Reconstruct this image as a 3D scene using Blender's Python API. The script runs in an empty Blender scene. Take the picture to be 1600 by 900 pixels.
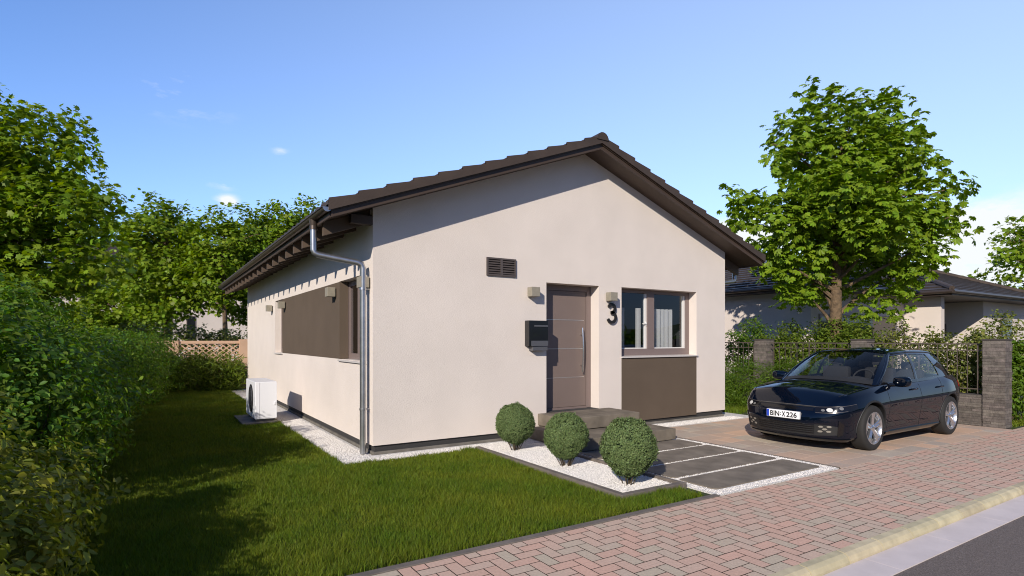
import bpy, bmesh, math, random
import numpy as np
from mathutils import Vector, Matrix
random.seed(7); RNG = np.random.default_rng(7)
SC = bpy.context.scene; COL = SC.collection
R = math.radians; PI = math.pi
CAM = (-2.57, -7.61, 1.6)

# ------------------------------------------------------------------ materials
def mat(name, col, rough=0.7, metal=0.0, spec=0.5, coat=0.0, var=0.0, vscale=6.0, bump=0.0, bscale=40.0, bdist=0.01,
        island=0.0, trans=0.0, emit=None, col2=None, detail=4.0, coat_rough=0.03):
    m = bpy.data.materials.new(name); m.use_nodes = True
    nt = m.node_tree; N = nt.nodes; L = nt.links
    b = N['Principled BSDF']; out = N['Material Output']
    b.inputs['Roughness'].default_value = rough; b.inputs['Metallic'].default_value = metal
    b.inputs['Specular IOR Level'].default_value = spec
    b.inputs['Coat Weight'].default_value = coat; b.inputs['Coat Roughness'].default_value = coat_rough
    c4 = (*col, 1); b.inputs['Base Color'].default_value = c4
    tc = N.new('ShaderNodeTexCoord')
    last = None
    if var or col2:
        n = N.new('ShaderNodeTexNoise'); n.inputs['Scale'].default_value = vscale; n.inputs['Detail'].default_value = detail
        L.new(tc.outputs['Object'], n.inputs['Vector'])
        rp = N.new('ShaderNodeValToRGB'); L.new(n.outputs['Fac'], rp.inputs['Fac'])
        e = rp.color_ramp.elements; e[0].position = .32; e[1].position = .68
        if col2: e[0].color = c4; e[1].color = (*col2, 1)
        else:
            e[0].color = (*[x*(1-var) for x in col], 1); e[1].color = (*[min(1, x*(1+var)) for x in col], 1)
        last = rp.outputs['Color']
    if island:
        g = N.new('ShaderNodeNewGeometry')
        h = N.new('ShaderNodeHueSaturation')
        mr = N.new('ShaderNodeMapRange'); mr.inputs['To Min'].default_value = 1-island; mr.inputs['To Max'].default_value = 1+island
        L.new(g.outputs['Random Per Island'], mr.inputs['Value']); L.new(mr.outputs['Result'], h.inputs['Value'])
        mr2 = N.new('ShaderNodeMapRange'); mr2.inputs['To Min'].default_value = .5+island*.06; mr2.inputs['To Max'].default_value = .5-island*.05
        mt = N.new('ShaderNodeMath'); mt.operation = 'FRACT'; mm = N.new('ShaderNodeMath'); mm.operation = 'MULTIPLY'; mm.inputs[1].default_value = 37.3
        L.new(g.outputs['Random Per Island'], mm.inputs[0]); L.new(mm.outputs[0], mt.inputs[0]); L.new(mt.outputs[0], mr2.inputs['Value'])
        L.new(mr2.outputs['Result'], h.inputs['Hue'])
        if last: L.new(last, h.inputs['Color'])
        else: h.inputs['Color'].default_value = c4
        last = h.outputs['Color']
    if last: L.new(last, b.inputs['Base Color'])
    if bump:
        n = N.new('ShaderNodeTexNoise'); n.inputs['Scale'].default_value = bscale; n.inputs['Detail'].default_value = 5
        L.new(tc.outputs['Object'], n.inputs['Vector'])
        bp = N.new('ShaderNodeBump'); bp.inputs['Strength'].default_value = bump; bp.inputs['Distance'].default_value = bdist
        L.new(n.outputs['Fac'], bp.inputs['Height']); L.new(bp.outputs['Normal'], b.inputs['Normal'])
    if trans:
        t = N.new('ShaderNodeBsdfTranslucent'); mx = N.new('ShaderNodeMixShader'); mx.inputs[0].default_value = trans
        if last:
            h2 = N.new('ShaderNodeHueSaturation'); h2.inputs['Hue'].default_value = .49; h2.inputs['Saturation'].default_value = 1.15; h2.inputs['Value'].default_value = 1.5
            L.new(last, h2.inputs['Color']); L.new(h2.outputs['Color'], t.inputs['Color'])
        else: t.inputs['Color'].default_value = c4
        L.new(b.outputs[0], mx.inputs[1]); L.new(t.outputs[0], mx.inputs[2]); L.new(mx.outputs[0], out.inputs['Surface'])
    if emit:
        b.inputs['Emission Color'].default_value = (*emit[0], 1); b.inputs['Emission Strength'].default_value = emit[1]
    return m

def glass(name, tint=(.9, .93, .93), f0=.06, sheet=False):
    m = bpy.data.materials.new(name); m.use_nodes = True; nt = m.node_tree; N = nt.nodes; L = nt.links
    N.remove(N['Principled BSDF'])
    tr = N.new('ShaderNodeBsdfTransparent'); tr.inputs[0].default_value = (*tint, 1)
    gl = N.new('ShaderNodeBsdfGlossy'); gl.inputs['Roughness'].default_value = 0.0
    lw = N.new('ShaderNodeLayerWeight'); pw = N.new('ShaderNodeMath'); pw.operation = 'POWER'; pw.inputs[1].default_value = 5; L.new(lw.outputs['Facing'], pw.inputs[0])
    ad = N.new('ShaderNodeMath'); ad.operation = 'MULTIPLY_ADD'; ad.use_clamp = True; ad.inputs[1].default_value = 1-f0; ad.inputs[2].default_value = f0
    L.new(pw.outputs[0], ad.inputs[0]); fac = ad.outputs[0]
    if not sheet:
        g = N.new('ShaderNodeNewGeometry'); iv = N.new('ShaderNodeMath'); iv.operation = 'SUBTRACT'; iv.inputs[0].default_value = 1; L.new(g.outputs['Backfacing'], iv.inputs[1])
        mu = N.new('ShaderNodeMath'); mu.operation = 'MULTIPLY'; L.new(fac, mu.inputs[0]); L.new(iv.outputs[0], mu.inputs[1]); fac = mu.outputs[0]
    mx = N.new('ShaderNodeMixShader'); L.new(fac, mx.inputs[0]); L.new(tr.outputs[0], mx.inputs[1]); L.new(gl.outputs[0], mx.inputs[2])
    L.new(mx.outputs[0], N['Material Output'].inputs['Surface'])
    return m

M = {}
M['stucco'] = mat('stucco', (.70, .62, .555), .92, var=.04, vscale=1.2, bump=.6, bscale=105, bdist=.008, spec=.2)
M['taupe'] = mat('taupe_render', (.112, .083, .060), .85, var=.05, vscale=2, bump=.35, bscale=150, bdist=.003, spec=.2)
M['far_stucco'] = mat('neighbour_stucco', (.64, .56, .50), .92, var=.05, vscale=.7, bump=.4, bscale=90, bdist=.004, spec=.2)
M['plinth'] = mat('plinth', (.035, .033, .033), .9, bump=.5, bscale=80)
M['concrete'] = mat('concrete', (.16, .145, .125), .9, var=.22, vscale=5, bump=.5, bscale=90, bdist=.004, spec=.25)
M['step'] = mat('step_concrete', (.165, .138, .106), .88, var=.28, vscale=4, bump=.5, bscale=70, bdist=.004, spec=.25, detail=7)
M['slab'] = mat('slab_concrete', (.185, .155, .122), .9, var=.25, vscale=3.5, bump=.6, bscale=110, bdist=.003, spec=.25, detail=8)
M['tile'] = mat('roof_tile', (.056, .038, .027), .6, var=.18, vscale=3, bump=.4, bscale=60, bdist=.004)
M['fascia'] = mat('brown_board', (.058, .037, .025), .55, var=.1, vscale=2)
M['rafter'] = mat('rafter_wood', (.10, .068, .046), .65, var=.12, vscale=4)
M['soffit'] = mat('soffit_board', (.066, .042, .028), .6, var=.12, vscale=3)
M['gutter'] = mat('gutter_metal', (.10, .075, .06), .38, metal=.6)
M['zinc'] = mat('zinc', (.50, .50, .51), .32, metal=.9, var=.12, vscale=9)
M['frame'] = mat('window_frame_mauve', (.19, .142, .128), .45)
M['door'] = mat('door_mauve', (.180, .134, .115), .5, var=.03, vscale=2)
M['doorline'] = mat('door_inlay', (.62, .58, .54), .3, metal=.7)
M['steel'] = mat('brushed_steel', (.72, .71, .70), .22, metal=1)
M['sill'] = mat('sill_metal', (.56, .52, .49), .5)
M['white_frame'] = mat('white_pvc', (.72, .69, .65), .4)
M['curtain'] = mat('curtain_cloth', (.82, .78, .74), .9, trans=.35)
M['dark'] = mat('dark_interior', (.012, .012, .013), .9)
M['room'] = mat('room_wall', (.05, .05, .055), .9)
M['vent'] = mat('vent_brown', (.085, .068, .062), .5)
M['lamp'] = mat('lamp_housing', (.27, .24, .185), .55, var=.08, vscale=20)
M['mailbox'] = mat('black_lacquer', (.008, .008, .009), .3, coat=.3)
M['greymetal'] = mat('grey_metal', (.13, .13, .14), .4, metal=.4)
M['black'] = mat('matt_black', (.012, .011, .011), .6)
M['whitebox'] = mat('white_coated_metal', (.78, .78, .80), .35)
M['glass'] = glass('window_glass', (.86, .88, .9), .11)
M['carglass'] = glass('car_glass', (.86, .87, .86), .035, True)
M['gravel'] = mat('white_gravel', (.52, .48, .44), .9, col2=(.80, .77, .73), vscale=60, bump=1, bscale=75, bdist=.012)
M['pebble'] = mat('white_pebble', (.74, .70, .66), .8, island=.16)
M['soil'] = mat('lawn_soil', (.028, .040, .010), 1, var=.4, vscale=20)
M['ground'] = mat('meadow', (.045, .075, .018), 1, var=.35, vscale=.15, bump=.6, bscale=12, bdist=.05)
M['hill'] = mat('hill_grass', (.03, .055, .014), 1, col2=(.06, .095, .025), vscale=.06)
M['grass'] = mat('grass_blade', (.092, .148, .009), .6, island=.45, trans=.3, col2=(.16, .19, .015), vscale=1.3, spec=.25)
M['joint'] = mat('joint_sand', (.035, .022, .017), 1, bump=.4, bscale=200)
M['asphalt'] = mat('asphalt', (.085, .066, .056), .92, col2=(.20, .16, .138), vscale=120, bump=.9, bscale=160, bdist=.006, detail=2)
M['kerb'] = mat('ochre_kerb', (.46, .395, .255), .85, var=.16, vscale=8, island=.12, bump=.3, bscale=120, bdist=.003)
M['strip'] = mat('lilac_concrete', (.60, .525, .50), .85, var=.06, vscale=5, bump=.3, bscale=160, bdist=.002)
M['edging'] = mat('edging_concrete', (.15, .125, .105), .9, var=.2, vscale=8, bump=.5, bscale=80, bdist=.004)
M['bark'] = mat('bark', (.075, .05, .03), .95, col2=(.19, .125, .07), vscale=9, bump=1, bscale=22, bdist=.03)
M['stem'] = mat('shrub_stem', (.07, .05, .03), .95)
M['lattice'] = mat('peach_render', (.56, .36, .24), .85, var=.06, vscale=3)
M['iron'] = mat('iron_fence', (.085, .065, .052), .6)
M['stonebase'] = mat('stone_core', (.05, .042, .038), .95)
M['stone'] = mat('split_stone', (.125, .105, .09), .9, island=.28, var=.25, vscale=14, bump=.9, bscale=40, bdist=.01)
M['box'] = mat('boxwood', (.125, .175, .058), .6, island=.3, trans=.12, spec=.35)
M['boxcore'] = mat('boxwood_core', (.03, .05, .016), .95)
def leafmat(n, c, isl=.35, tr=.35, rough=.5, spec=.25): return mat(n, c, rough, island=isl, trans=tr, spec=spec)
M['maple'] = leafmat('maple_leaf', (.165, .245, .015))
M['chestnut'] = leafmat('chestnut_leaf', (.17, .26, .014), .3, .35)
M['bgleaf'] = leafmat('background_leaf', (.175, .255, .016))
M['hedge'] = leafmat('hedge_leaf', (.12, .20, .028), .5, .48)
M['hedge2'] = leafmat('olive_hedge_leaf', (.22, .24, .04), .4, .5)
M['juniper'] = leafmat('bright_hedge_leaf', (.105, .175, .014), .3, .4)
M['shrub'] = leafmat('pale_shrub_leaf', (.17, .19, .04), .5, .35)
M['fern'] = leafmat('feathery_leaf', (.12, .17, .018), .35, .35)

# ------------------------------------------------------------------ mesh helpers
def props(o, label=None, cat=None, group=None, kind=None):
    if label: o['label'] = label
    if cat: o['category'] = cat
    if group: o['group'] = group
    if kind: o['kind'] = kind
    return o
def empty(name, loc, label, cat, group=None, rz=0):
    o = bpy.data.objects.new(name, None); COL.objects.link(o); o.location = loc; o.rotation_euler = (0, 0, rz)
    return props(o, label, cat, group)
def rootloc(p):
    while p.parent: p = p.parent
    return p.location.copy()
def link(name, me, m, parent=None, mats=None):
    for x in (mats or [m]): me.materials.append(x)
    o = bpy.data.objects.new(name, me); COL.objects.link(o)
    if parent: o.parent = parent
    return o
def copy_tree(o, parent=None):
    c = o.copy(); COL.objects.link(c)
    if parent: c.parent = parent
    for ch in o.children: copy_tree(ch, c)
    return c

class MB:
    def __init__(s): s.v = []; s.f = []; s.mi = []
    def add(s, vs, fs, mi=0):
        k = len(s.v); s.v += [tuple(map(float, v)) for v in vs]; s.f += [tuple(i+k for i in f) for f in fs]; s.mi += [mi]*len(fs); return s
    def box(s, x0, y0, z0, x1, y1, z1, mi=0, b=0.0):
        x0, x1 = min(x0, x1), max(x0, x1); y0, y1 = min(y0, y1), max(y0, y1); z0, z1 = min(z0, z1), max(z0, z1)
        if not b:
            return s.add([(x0,y0,z0),(x1,y0,z0),(x1,y1,z0),(x0,y1,z0),(x0,y0,z1),(x1,y0,z1),(x1,y1,z1),(x0,y1,z1)],
                  [(0,3,2,1),(4,5,6,7),(0,1,5,4),(1,2,6,5),(2,3,7,6),(3,0,4,7)], mi)
        bm = bmesh.new(); bmesh.ops.create_cube(bm, size=1)
        for v in bm.verts: v.co = Vector(((x0+x1)/2+v.co.x*(x1-x0), (y0+y1)/2+v.co.y*(y1-y0), (z0+z1)/2+v.co.z*(z1-z0)))
        bmesh.ops.bevel(bm, geom=bm.edges[:], offset=b, segments=2, affect='EDGES', profile=.6)
        bm.verts.index_update(); r = s.add([v.co for v in bm.verts], [[v.index for v in f.verts] for f in bm.faces], mi); bm.free(); return r
    def quad(s, *p, mi=0): return s.add(p, [tuple(range(len(p)))], mi)
    def prism(s, pts, off, mi=0):
        n = len(pts); o = Vector(off); q = [Vector(p) for p in pts]
        return s.add(q+[p+o for p in q], [tuple(range(n))[::-1], tuple(range(n, 2*n))]+[(i, (i+1) % n, n+(i+1) % n, n+i) for i in range(n)], mi)
    def tube(s, path, r, seg=10, mi=0, cap=True):
        path = [Vector(p) for p in path]; rs = r if hasattr(r, '__len__') else [r]*len(path)
        rings = []; up = Vector((0.123, .234, .96)).normalized(); prev = None
        for i, p in enumerate(path):
            d = (path[min(i+1, len(path)-1)]-path[max(i-1, 0)]).normalized()
            a = prev if prev is not None else (up if abs(d.dot(up)) < .9 else Vector((1, .1, 0)))
            x = (a - d*a.dot(d)).normalized(); prev = x; y = d.cross(x)
            rings.append([p+(x*math.cos(2*PI*k/seg)+y*math.sin(2*PI*k/seg))*rs[i] for k in range(seg)])
        fs = [(i*seg+k, i*seg+(k+1) % seg, (i+1)*seg+(k+1) % seg, (i+1)*seg+k) for i in range(len(path)-1) for k in range(seg)]
        if cap: fs += [tuple(range(seg))[::-1], tuple((len(path)-1)*seg+k for k in range(seg))]
        return s.add([v for rg in rings for v in rg], fs, mi)
    def grid(s, P, mi=0, closeu=False, flip=False):
        P = np.asarray(P); a, b = P.shape[:2]; fs = []
        for i in range(a-1+(1 if closeu else 0)):
            for j in range(b-1):
                q = (i*b+j, ((i+1) % a)*b+j, ((i+1) % a)*b+j+1, i*b+j+1); fs.append(q[::-1] if flip else q)
        return s.add(P.reshape(-1, 3), fs, mi)
    def lathe(s, prof, c, axis='y', seg=40, mi=0):
        vs = []
        for (r, h) in prof:
            for k in range(seg):
                a = 2*PI*k/seg
                if axis == 'y': vs.append((c[0]+r*math.cos(a), c[1]+h, c[2]+r*math.sin(a)))
                elif axis == 'z': vs.append((c[0]+r*math.cos(a), c[1]+r*math.sin(a), c[2]+h))
                else: vs.append((c[0]+h, c[1]+r*math.cos(a), c[2]+r*math.sin(a)))
        fs = [(i*seg+k, i*seg+(k+1) % seg, (i+1)*seg+(k+1) % seg, (i+1)*seg+k) for i in range(len(prof)-1) for k in range(seg)]
        return s.add(vs, fs, mi)
    def build(s, name, m, parent=None, smooth=False, local=False, fix=True):
        off = Vector((0, 0, 0)) if (parent is None or local) else rootloc(parent)
        me = bpy.data.meshes.new(name); me.from_pydata([Vector(v)-off for v in s.v], [], s.f)
        mats = m if isinstance(m, (list, tuple)) else [m]
        if len(mats) > 1: me.polygons.foreach_set('material_index', s.mi)
        if fix:
            bm = bmesh.new(); bm.from_mesh(me); bmesh.ops.remove_doubles(bm, verts=bm.verts, dist=1e-5) if smooth else None
            bmesh.ops.recalc_face_normals(bm, faces=bm.faces); bm.to_mesh(me); bm.free()
        if smooth:
            me.polygons.foreach_set('use_smooth', [True]*len(me.polygons)); me.set_sharp_from_angle(angle=R(38))
        me.update()
        return link(name, me, None, parent, mats)
def thing(name, mb, m, label, cat, group=None, loc=(0,0,0), smooth=False, kind=None):
    off = Vector(loc); mb.v = [tuple(Vector(v)-off) for v in mb.v]
    o = mb.build(name, m, None, smooth); o.location = loc
    return props(o, label, cat, group, kind)
def struct(name, mb, m, smooth=False):
    o = mb.build(name, m, None, smooth); o['kind'] = 'structure'; return o

def fast_mesh(name, V, F, m, parent=None, smooth=False):
    """V (n,3) float, F (m,k) int, constant k"""
    me = bpy.data.meshes.new(name)
    off = np.array(rootloc(parent)) if parent else 0
    V = (np.asarray(V)-off).astype(np.float32); F = np.asarray(F, dtype=np.int32); k = F.shape[1]
    me.vertices.add(len(V)); me.vertices.foreach_set('co', V.ravel())
    me.loops.add(F.size); me.loops.foreach_set('vertex_index', F.ravel())
    me.polygons.add(len(F)); me.polygons.foreach_set('loop_start', np.arange(0, F.size, k, dtype=np.int32))
    me.update(calc_edges=True)
    if smooth: me.polygons.foreach_set('use_smooth', np.ones(len(F), bool))
    return link(name, me, m, parent)
def merge(parts):
    Vs, Fs, k = [], [], 0
    for V, F in parts: Vs.append(V); Fs.append(F+k); k += len(V)
    return np.concatenate(Vs), np.concatenate(Fs)

# leaf templates : (verts, tri faces), leaf lies in XY plane pointing +Y, normal +Z, length 1
T_SIMPLE = (np.array([(0,0,0),(.26,.38,.07),(.2,.72,.03),(0,1,-.1),(-.2,.72,.03),(-.26,.38,.07)]), np.array([(0,1,3),(1,2,3),(0,3,5),(5,3,4)]))
T_TINY = (np.array([(0,0,0),(.2,.45,.05),(0,1,-.05),(-.2,.45,.05)]), np.array([(0,1,2),(0,2,3)]))
T_NEEDLE = (np.array([(-.05,0,0),(.05,0,0),(.07,.55,.05),(0,1,-.08),(-.07,.55,.05)]), np.array([(0,1,2),(0,2,4),(4,2,3)]))
def _maple():
    a = [-.9, -.62, -.3, -.15, .0]
    pts = [(0,0,0),(.28,-.06,-.02),(.36,.18,.03),(.62,.30,-.06),(.40,.45,.04),(.46,.74,-.05),(.18,.62,.04),(0,1.05,-.12)]
    pts = pts + [(-x, y, z) for x, y, z in pts[1:7]][::-1]
    c = (0,.38,.06); V = np.array([c]+pts); n = len(pts)
    return V, np.array([(0, 1+i, 1+(i+1) % n) for i in range(n)])
T_MAPLE = _maple()
def _palm():
    V, F = [], []
    for i, a in enumerate((-100, -62, -30, 0, 30, 62, 100)):
        l = (.62, .85, 1, 1.05, 1, .85, .62)[i]; c, s = math.cos(R(a)), math.sin(R(a)); k = len(V)
        for (x, y, z) in ((0,0,0),(.17*l,.55*l,-.05),(.19*l,.78*l,-.13),(0,l,-.28),(-.19*l,.78*l,-.13),(-.17*l,.55*l,-.05)):
            V.append((x*c+y*s, -x*s+y*c, z))
        F += [(k,k+1,k+3),(k+1,k+2,k+3),(k,k+3,k+5),(k+5,k+3,k+4)]
    return np.array(V), np.array(F)
T_PALM = _palm()

def unit(a): return a/np.maximum(np.linalg.norm(a, axis=-1, keepdims=True), 1e-9)
def scatter(T, P, nrm, dirn, size):
    V, F = T; n = len(P); z = unit(nrm); y = unit(dirn-z*np.sum(dirn*z, 1, keepdims=True)); x = np.cross(y, z)
    Mx = np.stack([x, y, z], 2)*size[:, None, None]
    W = np.einsum('nij,kj->nki', Mx, V)+P[:, None, :]
    FF = F[None]+(np.arange(n)*len(V))[:, None, None]
    return W.reshape(-1, 3), FF.reshape(-1, 3)
def rsph(n): return unit(RNG.normal(size=(n, 3)))

def clumps(lobes, per_m3, shell=.55):
    """clump centres in a set of ellipsoid lobes (cx,cy,cz,rx,ry,rz)"""
    C, O = [], []
    for (cx, cy, cz, rx, ry, rz) in lobes:
        n = max(3, int(per_m3*4.19*rx*ry*rz)); d = rsph(n); r = (shell+(1-shell)*RNG.random(n))[:, None]
        C.append(np.array((cx, cy, cz))+d*r*np.array((rx, ry, rz))); O.append(d)
    return np.concatenate(C), np.concatenate(O)
def foliage(C, O, per, rad, T, size, up=.8, droop=.25, flat=.6, out=.5):
    n = len(C)*per; P = np.repeat(C, per, 0)+np.clip(RNG.normal(size=(n, 3)), -1.7, 1.7)*rad*np.array((1, 1, flat))
    o = np.repeat(O, per, 0)
    nr = unit(RNG.normal(size=(n, 3))*.55+np.array((0, 0, up))+o*out)
    d = unit(RNG.normal(size=(n, 3))*.8+o*.8+np.array((0, 0, -droop)))
    return scatter(T, P, nr, d, size*(.65+.6*RNG.random(n)))

def limb(mb, a, b, r0, r1, bend=.12, seg=6):
    a, b = Vector(a), Vector(b); L = (b-a).length; k = 5
    off = Vector((random.uniform(-1,1), random.uniform(-1,1), random.uniform(-.2,.8)))*L*bend
    path = [a.lerp(b, i/k)+off*math.sin(PI*i/k) for i in range(k+1)]
    mb.tube(path, [r0+(r1-r0)*i/k for i in range(k+1)], seg)

def tree(name, base, height, trunk_r, lobes, T, size, m, label, per_m3=6, per=10, rad=.25, up=.8, droop=.3, flat=.6, group=None, nl=30, trunk_top=.75, shell=.5):
    root = empty(name, base, label, 'tree', group); b = Vector(base)
    tb = MB(); tp = []
    n = 8; lean = Vector((random.uniform(-.25,.25), random.uniform(-.25,.25), 0))
    for i in range(n+1):
        t = i/n; tp.append(b+Vector((0, 0, height*trunk_top*t-.1))+lean*t*t+Vector((math.sin(t*5)*.05, math.cos(t*4)*.05, 0)))
    tb.tube(tp, [trunk_r*(1.25 if i == 0 else 1)*(1-.8*i/n) for i in range(n+1)], 10)
    C, O = clumps(lobes, per_m3, shell)
    idx = RNG.choice(len(C), min(nl, len(C)), replace=False)
    for i in idx:
        c = Vector(C[i]); zt = max(.25*height, min(height*trunk_top*.95, c.z-b.z-random.uniform(.5, 1.3)))
        k = zt/(height*trunk_top)*n; j = min(n-1, int(k)); s = tp[j].lerp(tp[j+1], k-j)
        limb(tb, s, c, trunk_r*.34*(1-.5*zt/height), .012)
    V, F = foliage(C, O, per, rad, T, size, up, droop, flat)
    fast_mesh('crown', V, F, m, root)
    tb.build('trunk', M['bark'], root, smooth=True)
    return root

def shrub(name, base, lobes, n_leaf, T, size, m, label, cat='shrub', group=None, stems=7, up=.4, out=.9, shell=.75, stemr=.012, core=False, flat=1.0, droop=0.0, ragged=.22):
    root = empty(name, base, label, cat, group); vol = sum(l[3]*l[4]+l[4]*l[5]+l[3]*l[5] for l in lobes)
    VV = []
    for l in lobes:
        nc = int(n_leaf*(l[3]*l[4]+l[4]*l[5]+l[3]*l[5])/vol/14)+1; dc = rsph(nc)
        lump = 1+.17*np.sin(dc[:, 0]*9+l[0]*5)*np.sin(dc[:, 1]*8+l[1]*3)+.08*np.sin(dc[:, 2]*11+l[2])
        rc = (shell+(1-shell)*RNG.random(nc)**.7)*lump*np.where(RNG.random(nc) < .09, 1.0+ragged*RNG.random(nc), 1)
        Pc = np.array(l[:3])+dc*rc[:, None]*np.array(l[3:])
        n = nc*14; d = np.repeat(dc, 14, 0)
        P = np.repeat(Pc, 14, 0)+np.clip(RNG.normal(size=(n, 3)), -1.8, 1.8)*size*np.array((.95, .95, .7))
        k = P[:, 2] > base[2]+.02; P = P[k]; dd = d[k]; n = len(P)
        nr = unit(RNG.normal(size=(n, 3))*.5+dd*out+np.array((0, 0, up))); di = unit(RNG.normal(size=(n, 3))+dd*.6+np.array((0, 0, -droop)))
        VV.append(scatter(T, P, nr, di, size*(.6+.7*RNG.random(n))))
    V, F = merge(VV); fast_mesh('foliage', V, F, m, root)
    sb = MB(); b = Vector(base)
    for i in range(stems):
        l = lobes[i % len(lobes)]; d = rsph(1)[0]
        e = Vector((l[0]+d[0]*l[3]*.6, l[1]+d[1]*l[4]*.6, l[2]+abs(d[2])*l[5]*.6))
        s = Vector((l[0]+d[0]*.06, l[1]+d[1]*.06, b.z-.02)); limb(sb, s, e, stemr, stemr*.35, .06, 5)
    sb.build('stem', M['stem'], root)
    return root

# ------------------------------------------------------------------ ground, road, paving
g = MB(); 
# terrain sheet (one sheet to the horizon)
g.quad((-600,-600,-.14),(600,-600,-.14),(600,600,-.14),(-600,600,-.14)); struct('ground', g, M['ground'])
h = MB(); P = []
for i in range(41):
    row = []
    for j in range(9):
        x = -420+i*21; y = -130-j*26
        z = -.3 + (math.sin(j/8*PI*.62)*(11+7*math.sin(i*.33+.8)+3*math.sin(i*.81)))
        row.append((x, y, z))
    P.append(row)
h.grid(P); struct('hills', h, M['hill'], smooth=True)
RZ = -.07
struct('road', MB().box(-80, -12.2, -.2, 120, -5.66, RZ), M['asphalt'])
struct('far_pavement', MB().box(-80, -14.2, -.2, 120, -12.2, RZ+.05), M['strip'])
# drain strip of lilac concrete slabs
s = MB(); x = -10.0
while x < 60: s.box(x, -5.66, -.2, x+.996, -5.402, RZ+.008); x += 1.0
struct('gutter_strip', s, M['strip'])
k = MB(); x = -8.2
while x < 60:
    pr = [(x,-5.400,-.2),(x,-5.400,-.045),(x,-5.385,-.012),(x,-5.355,.006),(x,-5.30,.010),(x,-5.30,-.2)]
    k.prism(pr, (.486, 0, 0)); x += .5
struct('kerb', k, M['kerb']); struct('kerb_bed', MB().box(-8.2, -5.385, -.2, 60, -5.302, -.030), M['joint'])
struct('pavement_bed', MB().box(-12, -5.30, -.2, 60, -3.86, -.003), M['joint'])

def herring():
    V, F, Cc = [], [], []; u = .1035; g2 = .0028; nx = int(42/u); ny = int(1.6/u)
    def brick(x0, y0, x1, y1):
        x0 += g2; y0 += g2; x1 -= g2; y1 -= g2
        y0 = max(y0, -5.298); y1 = min(y1, -3.862)
        if y1-y0 < .01: return
        kx = len(V); z = .004+random.uniform(-.0006, .0006); e = .0012
        V.extend([(x0,y0,-.02),(x1,y0,-.02),(x1,y1,-.02),(x0,y1,-.02),(x0,y0,z-.0008),(x1,y0,z-.0008),(x1,y1,z-.0008),(x0,y1,z-.0008),
                  (x0+e,y0+e,z),(x1-e,y0+e,z),(x1-e,y1-e,z),(x0+e,y1-e,z)])
        for q in ((8,9,10,11),(0,1,5,4),(1,2,6,5),(2,3,7,6),(3,0,4,7),(4,5,9,8),(5,6,10,9),(6,7,11,10),(7,4,8,11)): F.append([kx+i for i in q])
    for i in range(nx):
        for j in range(-1, ny+1):
            X = -6+i*u; Y = -5.30+j*u; m = (i-j) % 4
            if m == 0: brick(X, Y, X+2*u, Y+u)
            if m == 2: brick(X, Y-u, X+u, Y+u)
    return V, F
def pavermat(name, cols, rough=.85, vs=3.0):
    m = bpy.data.materials.new(name); m.use_nodes = True; nt = m.node_tree; N = nt.nodes; L = nt.links; b = N['Principled BSDF']
    b.inputs['Roughness'].default_value = rough; b.inputs['Specular IOR Level'].default_value = .3
    g = N.new('ShaderNodeNewGeometry'); rp = N.new('ShaderNodeValToRGB'); rp.color_ramp.interpolation = 'LINEAR'
    e = rp.color_ramp.elements
    for i in range(len(cols)-2): e.new(.5)
    for i, c in enumerate(cols): e[i].position = i/(len(cols)-1); e[i].color = (*c, 1)
    tc = N.new('ShaderNodeTexCoord'); n = N.new('ShaderNodeTexNoise'); n.inputs['Scale'].default_value = vs; n.inputs['Detail'].default_value = 6
    L.new(tc.outputs['Object'], n.inputs['Vector'])
    md = N.new('ShaderNodeMath'); md.operation = 'MULTIPLY_ADD'; md.inputs[1].default_value = .9; md.inputs[2].default_value = -.45
    L.new(n.outputs['Fac'], md.inputs[0])
    ad = N.new('ShaderNodeMath'); ad.operation = 'ADD'; ad.use_clamp = True; L.new(g.outputs['Random Per Island'], ad.inputs[0]); L.new(md.outputs[0], ad.inputs[1])
    L.new(ad.outputs[0], rp.inputs['Fac'])
    n2 = N.new('ShaderNodeTexNoise'); n2.inputs['Scale'].default_value = 55; n2.inputs['Detail'].default_value = 6; L.new(tc.outputs['Object'], n2.inputs['Vector'])
    mr = N.new('ShaderNodeMapRange'); mr.inputs['To Min'].default_value = .78; mr.inputs['To Max'].default_value = 1.22; L.new(n2.outputs['Fac'], mr.inputs['Value'])
    mx = N.new('ShaderNodeVectorMath'); mx.operation = 'SCALE'; L.new(rp.outputs['Color'], mx.inputs[0]); L.new(mr.outputs['Result'], mx.inputs['Scale'])
    L.new(mx.outputs['Vector'], b.inputs['Base Color'])
    bp = N.new('ShaderNodeBump'); bp.inputs['Strength'].default_value = .5; bp.inputs['Distance'].default_value = .004; L.new(n2.outputs['Fac'], bp.inputs['Height']); L.new(bp.outputs['Normal'], b.inputs['Normal'])
    return m
M['brick'] = pavermat('herringbone_paver', [(.62, .385, .285), (.57, .37, .275), (.58, .40, .30), (.54, .405, .305), (.50, .41, .30)], vs=1.6)
M['drive'] = pavermat('driveway_paver', [(.62, .41, .28), (.52, .37, .27), (.46, .35, .27), (.42, .345, .28), (.52, .44, .34)], vs=1.0)
V, F = herring(); me = bpy.data.meshes.new('pavement'); me.from_pydata(V, [], F); o = link('pavement', me, None, None, [M['brick'], M['joint']]); me.polygons.foreach_set('material_index', ([0]+[1]*8)*(len(F)//9)); o['kind'] = 'structure'
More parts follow.
